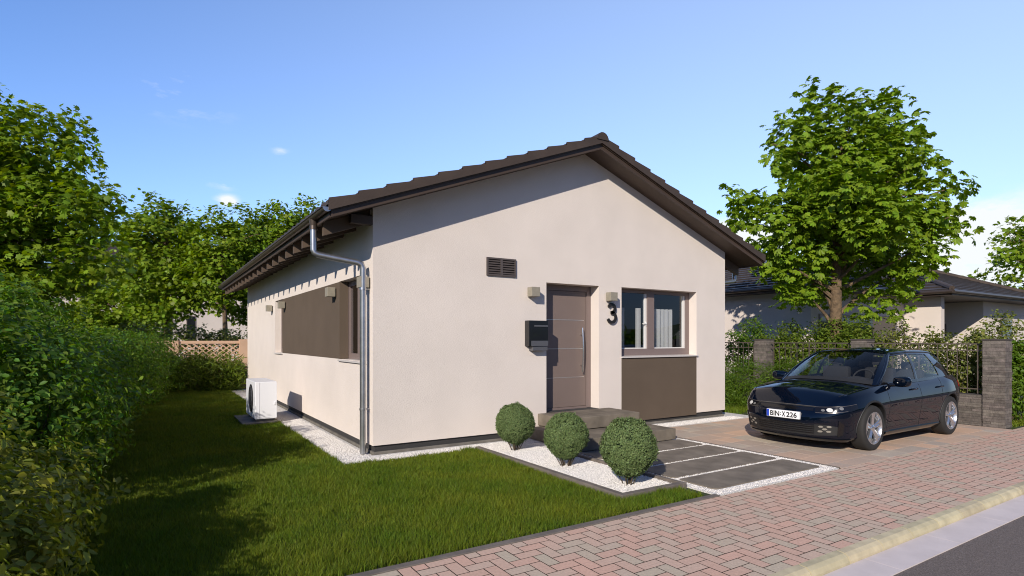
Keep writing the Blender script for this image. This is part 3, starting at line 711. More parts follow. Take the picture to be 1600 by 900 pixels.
def a_of_y(y): k = np.argmax(DEN[:, 1] > .80); return float(np.interp(y, DEN[:k, 1], ARC[:k]))
def I(x, xs, ys): return float(np.interp(x, xs, ys))
def sm(t): t = min(max(t, 0), 1); return t*t*(3-2*t)
def zbot(x): return I(x, [0, .5, 1.3, 3.0, 3.9, 4.35], [.155, .165, .185, .185, .21, .25])
def ztop(x): return float(np.interp(x, *ZT))
_z = np.array([crom([(0,.665),(.08,.718),(.22,.778),(.45,.835),(.85,.895),(1.2,.925),(1.7,.945),(2.4,.96),(3.2,.985),(3.8,1.0),(4.15,.99),(4.35,.96)], u) for u in np.linspace(0, 11, 200)]); ZT = (_z[:, 0], _z[:, 1])
FX = ([0, .1, .22, .40, .52, .7, .85, 1], [.13, .05, .03, .015, .0, .012, .05, .12])
SX = ([0, .06, .15, .3, .48, .60, .66, .8, .92, 1], [.11, .055, .05, .035, .012, .004, .0, .022, .05, .095])
RX = ([0, .12, .3, .5, .7, .9, 1], [.14, .03, .0, .0, .02, .06, .12])
def smooth_tab(T):
    xs, ys = T; P = list(zip(xs, ys)); q = np.array([crom(P, u) for u in np.linspace(0, len(P)-1, 160)]); return (q[:, 0], q[:, 1])
FX, SX, RX = smooth_tab(FX), smooth_tab(SX), smooth_tab(RX)
def body(a, t):
    x, y = plan(a); wf = sm(1-x/.42); wr = sm((x-3.85)/.45)
    z = zbot(x)+(ztop(x)-zbot(x))*t
    ys = y*(1-np.interp(t, *SX)/.9)
    bul = 1.0
    return np.array([x+wf*np.interp(t, *FX)-wr*np.interp(t, *RX), ys, z])
def bodyn(a, t):
    e = 1e-3; p = body(a, t); da = body(a+e, t)-body(a-e, t); dt = body(a, min(t+.01, 1))-body(a, max(t-.01, 0)); n = np.cross(da, dt); n /= np.linalg.norm(n)+1e-9
    c = np.array([p[0]-2.1, p[1], 0]); return n if n.dot(c) > 0 else -n
def on(a, z, off=0):
    x = plan(a)[0]; t = (z-zbot(x))/(ztop(x)-zbot(x)); t = min(max(t, 0), 1); return body(a, t)+bodyn(a, t)*off
def S(P, s):  # mirror: s=-1 viewer side
    P = np.array(P, float); P[..., 1] *= s; return P
paint = mat('car_paint', (.0012, .0035, .010), .5, metal=0, coat=1.0, spec=0.0, coat_rough=.008)
gloss = mat('car_gloss_black', (.006, .006, .007), .12, spec=.6)
trim = mat('car_trim', (.014, .014, .014), .6)
rubber = mat('tyre_rubber', (.018, .017, .016), .8, bump=.3, bscale=60, bdist=.003)
alloy = mat('alloy_rim', (.62, .62, .64), .22, metal=.9)
lens = mat('lamp_lens', (.62, .61, .58), .12, spec=.8); dimlens = mat('clear_lens', (.16, .16, .155), .08, spec=1.0)
stripm = mat('light_strip', (.13, .12, .11), .3, metal=.5)
foglens = mat('fog_lens', (.30, .28, .24), .25, metal=.3)
seatm = mat('car_seat', (.02, .02, .022), .8)
dashm = mat('car_dash', (.035, .033, .032), .75)
redlens = mat('tail_lens', (.25, .01, .01), .15, coat=1)

car = empty('parked_car', (5.324, -2.651, 0), 'shiny dark blue hatchback car parked on the tan driveway', 'car'); car.scale = (.965, .97, .985)
# closed body with arches cut by boolean
na, nt_, nh = 150, 26, 9
aa = [ARC[-1]*i/na for i in range(na+1)]
def column(a, s):
    x, y = plan(a); c = [S((body(a, 0)[0], 0, body(a, 0)[2]), s)]
    c += [S(body(a, j/nt_), s) for j in range(nt_+1)]
    top = body(a, 1); cr = I(x, [0, .1, .3, .6, 1.05, 1.3, 3.9, 4.2, 4.35], [.0, .03, .062, .08, .075, -.06, -.05, .02, .0])
    for k in range(1, nh+1):
        v = 1-k/nh; c.append(S((top[0], top[1]*v, top[2]+cr*(1-v**2.4)), s))
    return c
bm = bmesh.new()
def skin(s):
    P = [column(a, s) for a in aa]; vs = [[bm.verts.new(p) for p in c] for c in P]
    for i in range(na):
        for j in range(len(P[0])-1):
            q = [vs[i][j], vs[i+1][j], vs[i+1][j+1], vs[i][j+1]]
            cx = (P[i][j][0]+P[i+1][j][0])/2
            try: f = bm.faces.new(q if s > 0 else q[::-1])
            except ValueError: continue
            if j > nt_+0 and 1.14 < cx < 4.0: f.material_index = 1
            if j == 0: f.material_index = 1
skin(1); skin(-1)
bmesh.ops.remove_doubles(bm, verts=bm.verts, dist=.0008); bmesh.ops.dissolve_degenerate(bm, edges=bm.edges, dist=.0004); bmesh.ops.recalc_face_normals(bm, faces=bm.faces)
me = bpy.data.meshes.new('body'); bm.to_mesh(me); bm.free(); bo = link('body', me, None, car, [paint, trim])
WX = (.885, 3.535); WR = .33
cut = bmesh.new()
for wx in WX:
    for s in (1, -1):
        bmesh.ops.create_cone(cut, cap_ends=True, segments=64, radius1=.372, radius2=.372, depth=.7, matrix=Matrix.Translation((wx, s*.92, WR+.008)) @ Matrix.Rotation(PI/2, 4, 'X'))
for f in cut.faces: f.material_index = 1
cm = bpy.data.meshes.new('cutter'); cut.to_mesh(cm); cut.free(); cm.materials.append(paint); cm.materials.append(trim)
co = bpy.data.objects.new('cutter', cm); COL.objects.link(co); co.location = car.location; co.scale = car.scale
md = bo.modifiers.new('b', 'BOOLEAN'); md.object = co; md.operation = 'DIFFERENCE'; md.solver = 'EXACT'
bpy.context.view_layer.update(); dg = bpy.context.evaluated_depsgraph_get()
nm = bpy.data.meshes.new_from_object(bo.evaluated_get(dg)); bo.modifiers.clear(); bo.data = nm; bpy.data.objects.remove(co)
nm.polygons.foreach_set('use_smooth', [True]*len(nm.polygons)); nm.set_sharp_from_angle(angle=R(32))
print('CARBODY faces', len(nm.polygons), nm.vertices and max(v.co.z for v in nm.vertices))

def patch(name, m, a0, a1, zlo, zhi, off, na_=14, nz=5, parent=None, thick=None, sides=(-1,), sub=None):
    mb = MB()
    for s in sides:
        P = []
        for i in range(na_+1):
            a = a0+(a1-a0)*i/na_; l, h_ = zlo(i/na_), zhi(i/na_)
            row = [S(on(a, l, -.004), s)]+[S(on(a, l+(h_-l)*j/nz, off), s) for j in range(nz+1)]+[S(on(a, h_, -.004), s)]
            P.append(row)
        mb.grid(P); mb.add(P[0], [tuple(range(len(P[0])))]); mb.add(P[-1], [tuple(range(len(P[-1])))])
    return mb.build(name, m, parent or car, smooth=True, local=True)
C_ = lambda v: (lambda t: v)
lerp = lambda a, b: (lambda t: a+(b-a)*t)
# front fascia: thin grille between headlights
patch('upper_grille', gloss, 0, a_of_y(.44), C_(.585), lambda t: .628-.004*t, .004, 12, 3, sides=(-1, 1))
patch('bonnet_gap', trim, 0, a_of_y(.50), lambda t: .636-.002*t, lambda t: .643-.002*t, .003, 14, 1, sides=(-1, 1))
for s in (-1, 1):
    hl = patch('headlight', gloss, a_of_y(.46), a_of_x(.48), lambda t: .560+.018*t+.055*t**3, lambda t: .640+.055*t**1.4, .006, 22, 5, sides=(s,))
    for (y_, z_, ry, rz) in ((.565, .603, .026, .018), (.645, .612, .042, .030), (.765, .640, .030, .024)):
        a = a_of_y(y_); c = on(a, z_, .008); e1 = on(a+.02, z_, .008)-c; e1 /= np.linalg.norm(e1); e2 = on(a, z_+.02, .008)-c; e2 /= np.linalg.norm(e2); n = bodyn(a, .7)
        lm = MB(); ring = [S(c+e1*ry*math.cos(2*PI*k/16)+e2*rz*math.sin(2*PI*k/16), s) for k in range(16)]; lm.add(ring+[S(c+n*.006, s)], [(k, (k+1) % 16, 16) for k in range(16)])
        lm.build('lamp_lens', lens if ry > .035 else dimlens, hl, smooth=True, local=True)
patch('light_strip', stripm, 0, a_of_y(.47), lambda t: .646-.003*t, lambda t: .654-.003*t, .007, 16, 1, sides=(-1, 1))
for s in (-1, 1):
    patch('lamp_outline', stripm, a_of_y(.47), a_of_x(.47), lambda t: .640+.055*t**1.4, lambda t: .646+.055*t**1.4, .0075, 22, 1, sides=(s,))
    patch('lamp_outline', stripm, a_of_y(.47), a_of_x(.30), lambda t: .562+.012*t+.03*t**3, lambda t: .568+.012*t+.03*t**3, .0075, 22, 1, sides=(s,))
# lower grille (dark, with slats)
lg = patch('lower_grille', trim, 0, a_of_y(.47), lambda t: .235, lambda t: .400, .003, 16, 4, sides=(-1, 1))
sm_ = MB()
for s in (-1, 1):
    for z in (.262, .292, .322, .352, .382):
        P = [[S(on(a_of_y(.46*i/14), z, .004), s), S(on(a_of_y(.46*i/14), z+.003, .011), s), S(on(a_of_y(.46*i/14), z+.011, .011), s), S(on(a_of_y(.46*i/14), z+.014, .004), s)] for i in range(15)]
        sm_.grid(P)
sm_.build('grille_slat', gloss, lg, smooth=True, local=True)
for s in (-1, 1):
    fs_ = patch('side_intake', trim, a_of_y(.47), a_of_y(.755), lambda t: .235+.025*t, lambda t: .400+.02*t-.05*t*t, .004, 14, 5, sides=(s,))
    for (y_, z_) in ((.545, .372), (.645, .377), (.595, .338), (.540, .303), (.645, .307)):
        a = a_of_y(y_); c = on(a, z_, .0075); e1 = on(a+.02, z_, .0075)-c; e1 /= np.linalg.norm(e1); e2 = on(a, z_+.02, .0075)-c; e2 /= np.linalg.norm(e2)
        lm = MB(); lm.add([S(c+e1*.036*math.cos(PI/3*k)+e2*.0165*math.sin(PI/3*k), s) for k in range(6)], [tuple(range(6))])
        lm.build('fog_lamp', foglens, fs_, local=True)
    patch('bumper_blade', gloss, a_of_y(.74), a_of_y(.79), lambda t: .235+.03*t, lambda t: .47-.06*t, .014, 5, 4, sides=(s,))
patch('front_lip', gloss, 0, a_of_x(.40), C_(.165), lambda t: .200, .014, 26, 3, sides=(-1, 1))
# number plate
pa = MB(); px = on(0, .49, 0)[0]-.012; pa.box(px-.006, -.265, .450, px+.03, .265, .560, b=.003); plate = pa.build('number_plate', mat('plate_white', (.80, .80, .80), .4), car, local=True)
MB().box(px-.0075, .222, .453, px-.0055, .262, .557).build('plate_band', mat('plate_blue', (.02, .06, .45), .4), plate, local=True)
MB().box(px-.0065, -.275, .440, px+.028, .275, .449).build('plate_holder', trim, plate, local=True)
RXm = Matrix(((0,0,-1),(-1,0,0),(0,1,0)))  # local x -> -y, y -> z, normal -> -x
tb = mat('plate_black', (.01, .01, .01), .5)
for body_, yc, wdt in (('BIN', .127, .150), (':', .030, .012), ('X', -.018, .055), ('226', -.145, .165)):
    o = text('plate_lettering', body_, .105, tb, plate, (px-.0078, yc, .505), RXm, ext=.0008, offs=.002, sx=1)
    xs = np.array([v.co[:] for v in o.data.vertices]); w_ = xs[:, 1].max()-xs[:, 1].min(); hh_ = xs[:, 2].max()-xs[:, 2].min()
    for v in o.data.vertices: v.co.y = yc+(v.co.y-yc)*wdt/w_; v.co.z = .505+(v.co.z-.505)*(.076 if body_ != ':' else .04)/hh_
# side details
for s in (-1, 1):
    patch('side_skirt', gloss, a_of_x(1.27), a_of_x(3.17), C_(.19), C_(.245), .022, 20, 3, sides=(s,))
    for x_ in (1.33, 2.40, 3.16):
        if x_ == 3.16: zf = .60
        else: zf = .26
        z1_ = ztop(x_)-.002
        P = []
        for j in range(13):
            z = zf+(z1_-zf)*j/12; xx = x_+(.02*math.sin(j/12*PI) if x_ < 3 else .03*j/12)
            P.append([S(on(a_of_x(xx-.004), z, .0015), s), S(on(a_of_x(xx+.004), z, .0015), s)])
        MB().grid(P).build('door_gap', trim, car, local=True)
    for x_ in (2.18, 3.10):
        hd = MB(); P = []
        c = on(a_of_x(x_), .84, 0)
        hb = MB(); hb.tube([S((x_-.09, c[1]+.008, .84), s), S((x_-.07, c[1]+.030, .842), s), S((x_+.07, c[1]+.030, .846), s), S((x_+.09, c[1]+.008, .846), s)], .013, 8); patch('handle_recess', gloss, a_of_x(x_-.06), a_of_x(x_+.06), lambda t: .84-.03*math.sin(PI*t)**.5, lambda t: .84+.03*math.sin(PI*t)**.5, .0015, 10, 2, sides=(s,)); hb.build('door_handle', paint, car, smooth=True, local=True)
    # shoulder trim badge strip, wheel arch lip
    for wx in WX:
        P = []
        for k in range(33):
            a_ = R(-8)+k/32*R(196); row = []
            for (r_, o_) in ((.366, -.01), (.370, .007), (.392, .008), (.398, -.001)):
                xx, zz = wx+r_*math.cos(a_), WR+.008+r_*math.sin(a_); zz = max(zz, .2); row.append(S(on(a_of_x(xx), zz, o_), s))
            P.append(row)
        MB().grid(P).build('wheel_arch', trim, car, smooth=True, local=True)
# bonnet shut lines along the wings
for s in (-1, 1):
    P = []
    for i in range(21):
        x_ = .26+i/20*.88; top = body(a_of_x(x_), 1); cr = I(x_, [0, .1, .3, .6, 1.05, 1.3], [0, .03, .062, .08, .075, -.06]); row = []
        for dy in (-.005, .005):
            yv = top[1]*.955+dy; v = min(yv/top[1], 1); row.append(S((top[0], yv, top[2]+cr*(1-v**2.4)+.0022), s))
        P.append(row)
    MB().grid(P).build('bonnet_gap', trim, car, local=True)
# greenhouse
GB = [(.98,0,1.0),(1.02,.36,.99),(1.16,.66,.955),(1.27,.775,.94),(1.75,.805,.948),(2.36,.812,.962),(2.45,.812,.964),(2.9,.808,.978),(3.42,.79,.995),(3.75,.755,1.003),(4.04,.64,.995),(4.16,.36,.985),(4.19,0,.98)]
GT = [(1.80,0,1.425),(1.83,.31,1.42),(1.91,.52,1.395),(1.98,.58,1.375),(2.17,.605,1.392),(2.45,.613,1.405),(2.53,.613,1.408),(2.87,.608,1.405),(3.26,.592,1.393),(3.52,.568,1.372),(3.77,.50,1.350),(3.86,.30,1.362),(3.89,0,1.366)]
def G(u, v, off=0):
    b_, t_ = crom(GB, u), crom(GT, u); p = b_+(t_-b_)*v; c = np.array([p[0]-2.6, p[1]*2.0, .25]); c /= np.linalg.norm(c)
    out = np.array([0, 1, .35]) if 2.8 < u < 9.5 else np.array([-1 if u < 5 else 1, .2, .8]); out = out/np.linalg.norm(out)
    return p+out*(.028*math.sin(PI*v)+off)
def gp(name, m, u0, u1, v0, v1, off=0, n=16, k=8, sides=(-1, 1), parent=None):
    mb = MB()
    for s in sides:
        P = []
        for i in range(n+1):
            u = u0+(u1-u0)*i/n; a_, b_ = (v0(i/n) if callable(v0) else v0), (v1(i/n) if callable(v1) else v1)
            row = [S(G(u, a_, off-.012), s)] if off > 0 else []
            row += [S(G(u, a_+(b_-a_)*j/k, off), s) for j in range(k+1)]
            if off > 0: row.append(S(G(u, b_, off-.012), s))
            P.append(row)
        mb.grid(P)
    return mb.build(name, m, parent or car, smooth=True, local=True)
gp('windscreen', M['carglass'], 0, 2.45, .03, .99, 0)
gp('windscreen_surround', trim, 0, 2.4, -.02, .07, .004, k=3)
for s in (-1, 1):
    gp('pillar', paint, 2.36, 3.04, -.03, 1.0, .008, sides=(s,), n=6)
    gp('side_window', M['carglass'], 3.0, 5.05, .03, .95, 0, sides=(s,)); gp('side_window', M['carglass'], 5.95, 7.75, .03, .95, 0, sides=(s,))
    gp('pillar', gloss, 5.0, 6.0, -.02, .97, .006, sides=(s,), n=4)
    gp('pillar', paint, 7.72, 10.08, -.03, 1.0, .008, sides=(s,), n=14)
    gp('roof_rail', paint, 3.0, 8.3, .93, 1.0, .008, sides=(s,), n=30, k=2)
    gp('window_trim', gloss, 2.95, 7.75, -.05, .05, .009, sides=(s,), n=30, k=2)
for s in (-1, 1):
    pth = [S(G(2.88, v, .0), s) for v in np.linspace(-.03, .96, 12)]+[S(crom(GT, u)+np.array([0, -.012, .004]), s) for u in np.linspace(3.1, 9.9, 40)]+[S(G(10.0, v, .0), s) for v in np.linspace(.93, .02, 10)]
    MB().tube(pth, [.022]*4+[.027]*4+[.03]*44+[.026]*10, 12).build('roof_arch', paint, car, smooth=True, local=True)
gp('rear_window', M['carglass'], 10.0, 12, .03, .99, 0)
P = []
for i in range(61):
    u = 12*i/60; t_ = crom(GT, u); up_ = I(t_[0], [1.80, 1.95, 2.2, 2.6, 3.2, 3.7, 3.89], [.0, .022, .05, .070, .062, .020, 0]); o_ = .008
    col = []
    for k in range(21):
        v = 1-k/10; col.append((t_[0], t_[1]*v, t_[2]+.006+up_*(1-abs(v)**2.2)))
    P.append(col)
MB().grid(P).build('roof', paint, car, smooth=True, local=True)
sp = MB(); PP = []
for i in range(13):
    y_ = -.54+1.08*i/12; e_ = (y_/.54)**2; PP.append([(3.72-.02*e_, y_, 1.394-.03*e_), (3.82, y_, 1.388-.03*e_), (3.98-.08*e_, y_, 1.358-.03*e_), (3.96-.08*e_, y_, 1.340-.03*e_), (3.78, y_, 1.345-.03*e_)])
sp.grid(PP).build('rear_spoiler', paint, car, smooth=True, local=True)
for s in (-1, 1): patch('tail_light', redlens, a_of_x(4.02), a_of_x(4.26), C_(.80), C_(.91), .006, 8, 3, sides=(s,))
# mirrors
for s in (-1, 1):
    bmm = bmesh.new(); bmesh.ops.create_cube(bmm, size=1); bmesh.ops.subdivide_edges(bmm, edges=bmm.edges, cuts=4, use_grid_fill=True)
    mm = MB()
    for v in bmm.verts:
        p = v.co*2; r_ = (abs(p.x)**3.2+abs(p.y)**3.2+abs(p.z)**3.2)**(1/3.2); p = p/r_
        v.co = Vector((1.52+p.x*.065-(p.y*.03), .985+p.y*.135, .985+p.z*.078+.008*p.y))
    bmm.verts.index_update(); mm.add([S(v.co, s) for v in bmm.verts], [[v.index for v in f.verts] for f in bmm.faces]); bmm.free()
    mo = mm.build('wing_mirror', paint, car, smooth=True, local=True)
    MB().tube([S((1.50, .82, .93), s), S((1.51, .90, .935), s)], [.03, .026], 10).build('mirror_arm', gloss, mo, smooth=True, local=True)
    MB().box(1.573, s*.88, .935, 1.579, s*1.08, 1.035).build('mirror_glass', M['steel'], mo, local=True)
# interior
for (x_, y_) in ((2.15, -.36), (2.15, .36)):
    st_ = MB(); st_.box(x_, y_-.23, .86, x_+.13, y_+.23, 1.16, b=.05); st_.box(x_+.02, y_-.12, 1.19, x_+.10, y_+.12, 1.33, b=.035); st_.box(x_+.05, y_-.05, 1.1, x_+.07, y_+.05, 1.25); st_.build('seat', seatm, car, smooth=True, local=True)
st_ = MB(); st_.box(3.15, -.6, .86, 3.28, .6, 1.10, b=.05)
for y_ in (-.36, .36): st_.box(3.18, y_-.11, 1.11, 3.26, y_+.11, 1.22, b=.03)
st_.build('rear_bench', seatm, car, smooth=True, local=True)
db = MB(); P = []
for i in range(21):
    y_ = -.70+1.40*i/20; e_ = (y_/.70)**2; P.append([(1.05+.12*e_, y_, .955), (1.25, y_, .985-.015*e_), (1.45, y_, 1.0+.04*math.exp(-((y_+.36)/.17)**2)), (1.56, y_, .96), (1.60, y_, .80)])
db.grid(P).build('dashboard', dashm, car, smooth=True, local=True)
sw = MB(); ring = [(1.66+.05*math.sin(a), -.36+.17*math.cos(a), .98+.155*math.sin(a)) for a in [2*PI*k/24 for k in range(25)]]; sw.tube(ring, .014, 8); sw.tube([(1.66, -.52, .98), (1.66, -.20, .98)], .014, 6); sw.tube([(1.66, -.36, .98), (1.55, -.36, .93)], .03, 8)
sw.build('steering_wheel', seatm, car, smooth=True, local=True)
# wheels
def wheel(wx, s):
    yo = s*.885; c = (wx, 0, WR); k = s
    ty = MB(); pr = [(.232, .885), (.262, .893), (.295, .890), (.318, .878), (.3265, .862), (.33, .84), (.33, .70), (.318, .672), (.24, .665)]
    ty.lathe([(r, h_*s) for r, h_ in pr], (wx, 0, WR), 'y', 56)
    w = ty.build('wheel', rubber, car, smooth=True, local=True)
    rm = MB(); pr = [(.236, .884), (.236, .889), (.226, .889), (.218, .876), (.205, .84), (.20, .72), (.215, .68)]
    rm.lathe([(r, h_*s) for r, h_ in pr], (wx, 0, WR), 'y', 56); rm.build('rim', alloy, w, smooth=True, local=True)
    sk = MB()
    for i in range(5):
        a = 2*PI*i/5+.35; ca, sa = math.cos(a), math.sin(a)
        def pt(r, tt, h_): return (wx+r*ca-tt*sa, h_*s, WR+r*sa+tt*ca)
        sec = [(.030, .030, .868), (.08, .036, .872), (.14, .040, .878), (.19, .050, .884), (.224, .066, .886)]
        P = [[pt(r, -w_, h_-.03), pt(r, -w_, h_-.006), pt(r, -w_*.55, h_+.001), pt(r, 0, h_-.008), pt(r, w_*.55, h_+.001), pt(r, w_, h_-.006), pt(r, w_, h_-.03)] for r, w_, h_ in sec]
        sk.grid(P)
    sk.lathe([(0, .880*s), (.03, .880*s), (.045, .872*s), (.055, .86*s), (.055, .82*s)], (wx, 0, WR), 'y', 24)
    sk.build('spokes', alloy, w, smooth=True, local=True)
    dk = MB(); dk.lathe([(0, .80*s), (.145, .80*s), (.145, .785*s)], (wx, 0, WR), 'y', 32); dk.build('brake_disc', M['greymetal'], w, smooth=True, local=True)
    dk = MB(); dk.lathe([(0, .74*s), (.20, .74*s)], (wx, 0, WR), 'y', 32); dk.build('hub_back', trim, w, local=True)
for wx in WX:
    for s in (-1, 1): wheel(wx, s)

# ------------------------------------------------------------------ stone walls, pillars and iron fence on the right
def stones(mb, x0, y0, z0, x1, y1, z1, capt=False):
    """faces clad with thin random courses of split stone"""
    z = z0; rnd = random.Random(int((x0*7+y0*13)*10))
    while z < z1-.01:
        hh = min(rnd.choice((.035, .045, .055, .065)), z1-z)
        if z1-z-hh < .02: hh = z1-z
        for (ax, fix, lo, hi) in (('y', x0, y0, y1), ('y', x1, y0, y1), ('x', y0, x0, x1), ('x', y1, x0, x1)):
            p = lo
            while p < hi-.01:
                w_ = rnd.uniform(.14, .42); q = min(p+w_, hi)
                if hi-q < .06: q = hi
                pr = rnd.uniform(.002, .016); sg = -1 if fix in (x0, y0) and ((ax == 'y' and fix == x0) or (ax == 'x' and fix == y0)) else 1
                if ax == 'y': mb.box(fix-.02*sg if sg > 0 else fix+.02, p+.0015, z+.0015, fix+pr*sg, q-.0015, z+hh-.0015)
                else: mb.box(p+.0015, fix-.02*sg, z+.0015, q-.0015, fix+pr*sg, z+hh-.0015)
                p = q
        z += hh
WXs = 10.32
fence = None
for i, (py, lab) in enumerate(((-3.75, 'dark split stone pillar nearest the road, right of the car'), (-1.42, 'dark split stone pillar seen above the car roof'), (.93, 'dark split stone pillar between hedge and house corner'), (3.3, 'dark split stone pillar hidden beside the house'))):
    if i == 3: continue
    pr = empty('stone_pillar', (WXs+.17, py+.17, 0), lab, 'pillar', 'split stone fence pillars')
    MB().box(WXs+.015, py+.015, -.1, WXs+.325, py+.325, 1.58).build('core', M['stonebase'], pr)
    sb = MB(); stones(sb, WXs+.01, py+.01, 0, WXs+.33, py+.33, 1.57); sb.build('stone_cladding', M['stone'], pr)
    cp = MB(); cp.box(WXs-.006, py-.006, 1.571, WXs+.346, py+.346, 1.605, b=.006); cp.build('cap', M['stonebase'], pr)
for (a, b, lab) in ((-3.40, -1.43, 'low dark split stone wall right behind the car, under the iron fence'), (-1.07, .92, 'low dark split stone wall between the second and third pillar'), (1.28, 5.6, 'low dark split stone wall running back beside the house')):
    lwll = empty('stone_wall', (WXs+.17, (a+b)/2, 0), lab, 'stone wall', 'low split stone walls')
    MB().box(WXs+.045, a, -.1, WXs+.27, b, .575).build('core', M['stonebase'], lwll)
    sb = MB(); stones(sb, WXs+.04, a+.002, 0, WXs+.275, b-.002, .565); sb.build('stone_cladding', M['stone'], lwll)
for (a, b, lab) in ((-3.38, -1.45, 'dark iron fence panel right of the car, joining the nearest pillar'), (-1.05, .90, 'dark iron fence panel behind the car windscreen'), (1.30, 5.6, 'dark iron fence panel farthest back beside the house')):
    fr = empty('iron_fence', (WXs+.17, (a+b)/2, .58), lab, 'fence', 'iron fence panels'); X = WXs+.155
    q = MB(); q.box(X-.012, a, 1.50, X+.012, b, 1.522); q.box(X-.011, a, 1.38, X+.011, b, 1.396); q.box(X-.011, a, .66, X+.011, b, .68); q.build('rail', M['iron'], fr)
    n = int((b-a)/.15)
    for i in range(n):
        yy = a+(i+.5)*(b-a)/n; big = i % 6 == 0; w_ = .010 if big else .0055
        q = MB().box(X-w_, yy-w_, .585, X+w_, yy+w_, 1.52 if not big else 1.5); q.build('bar', M['iron'], fr)

# ------------------------------------------------------------------ neighbour house (right)
nb = empty('neighbour_house', (18.5, 3, 0), 'cream single storey neighbour house with dark hipped tile roof, behind the chestnut tree', 'house')
def boxwall(mb, x0, y0, x1, y1, z1=3.05): mb.box(x0, y0, -.1, x1, y1, z1)
w = MB(); boxwall(w, 13.6, 1.68, 19.28, 13.5); w.build('wall', M['far_stucco'], nb)
w = MB(); boxwall(w, 19.3, .6, 19.55, 6.5); boxwall(w, 23.5, .84, 28.3, 9.5); boxwall(w, 19.55, 6.4, 23.5, 9.5); w.build('wall', M['far_stucco'], nb)
def hip(mb, faces, course=.30, lift=.045):
    for (e0, e1, r0, r1) in faces:
        e0, e1, r0, r1 = map(Vector, (e0, e1, r0, r1)); n = (e1-e0).cross(r0-e0+Vector((0,0,.0))).normalized()
        if n.z < 0: n = -n
        Ls = ((r0+r1)/2-(e0+e1)/2).length; k = max(4, int(Ls/course))
        for i in range(k):
            a, b = i/k, (i+1)/k; A0, A1, B0, B1 = e0.lerp(r0, a), e1.lerp(r1, a), e0.lerp(r0, b), e1.lerp(r1, b)
            mb.quad(A0+n*lift, A1+n*lift, B1, B0); mb.quad(A0-n*.01, A1-n*.01, A1+n*lift, A0+n*lift)
ze = 3.16
rt = MB(); A = (13.1, 1.18, ze); B_ = (13.1, 14, ze); r1 = (17.0, 5.1, 4.72); r2 = (17.0, 14, 4.72); C2 = (20.9, 1.18, ze); D2 = (20.9, 14, ze)
E = (18.75, .10, ze); F2 = (28.8, .10, ze); G2 = (28.8, 10.1, ze); H2 = (18.75, 10.1, ze); ap = (23.8, 5.1, 5.22)
hip(rt, [(A, B_, r1, r2), (A, C2, r1, r1), (D2, C2, r2, r1), (E, F2, ap, ap), (F2, G2, ap, ap), (H2, G2, ap, ap), (H2, E, ap, ap)])
nroof = rt.build('roof', mat('neighbour_tile', (.050, .040, .038), .55, var=.2, vscale=2.5), nb, fix=False)
hc = MB()
for (p, q) in ((A, r1), (r1, r2), (E, ap), (F2, ap)):
    hc.tube([Vector(p)+Vector((0,0,.05)), Vector(q)+Vector((0,0,.05))], .085, 8)
hc.build('ridge_tiles', M['tile'], nroof, smooth=True)
fs = MB()
fs.box(13.1, 1.18, ze-.16, 20.0, 13.9, ze-.02); fs.box(18.75, .10, ze-.162, 28.8, 10.1, ze-.024); fs.build('fascia', M['fascia'], nroof)
gt = MB(); gt.tube([(13.04, 1.1, ze-.05), (13.04, 14, ze-.05)], .06, 10); gt.tube([(13.0, 1.12, ze-.05), (18.7, 1.12, ze-.05)], .06, 10); gt.tube([(18.69, .05, ze-.05), (18.69, 1.1, ze-.05)], .06, 10); gt.tube([(18.65, .04, ze-.05), (28.8, .04, ze-.05)], .06, 10)
gt.build('gutter', M['gutter'], nb, smooth=True)
def nwin(x0, x1, y0, y1, z0, z1, face, sill=True):
    q = MB()
    if face == 'y':
        q.box(x0, y0-.03, z0, x1, y0+.05, z1); f = q.build('window', M['frame'], nb); MB().box(x0+.08, y0-.036, z0+.08, x1-.08, y0-.031, z1-.08).build('pane', paneM, f)
    else:
        q.box(x0-.03, y0, z0, x0+.05, y1, z1); f = q.build('window', M['frame'], nb); MB().box(x0-.036, y0+.08, z0+.08, x0-.031, y1-.08, z1-.08).build('pane', paneM, f)
paneM = mat('dark_pane', (.015, .017, .02), .04, spec=.8)
nwin(14.0, 18.6, 1.68, 0, .4, 2.35, 'y'); nwin(25.1, 26.3, .84, 0, 1.5, 2.45, 'y')
nwin(23.5, 0, 2.0, 2.65, 1.6, 2.2, 'x'); nwin(13.6, 0, 5.2, 6.4, 1.1, 2.3, 'x')

# far house left (pale, two storeys, behind the trees)
fh = empty('distant_house', (-8, 44, 0), 'pale two storey house glimpsed behind the garden trees on the left', 'house')
MB().box(-19, 40, -.1, 5.0, 50, 6.6).build('wall', M['far_stucco'], fh)
q = MB(); hip(q, [((-19.6, 39.4, 6.6), (5.6, 39.4, 6.6), (-14, 45, 9.0), (.5, 45, 9.0)), ((5.6, 39.4, 6.6), (5.6, 50.6, 6.6), (.5, 45, 9.0), (.5, 45, 9.0)), ((-19.6, 39.4, 6.6), (-19.6, 50.6, 6.6), (-14, 45, 9.0), (-14, 45, 9.0))]); q.build('roof', M['tile'], fh, fix=False)
for (a, b, z0, z1) in ((-1.9, -1.3, 1.3, 3.3), (-.4, .2, 1.3, 3.3), (-6.6, -5.2, 4.3, 5.8), (-10.5, -9.1, 4.3, 5.8), (-7.0, -5.4, 1.1, 2.8), (-3.4, -2.2, 4.3, 5.8)):
    f = MB().box(a, 39.96, z0, b, 40.05, z1).build('window', M['frame'], fh); MB().box(a+.05, 39.94, z0+.05, b-.05, 39.958, z1-.05).build('pane', paneM, f)

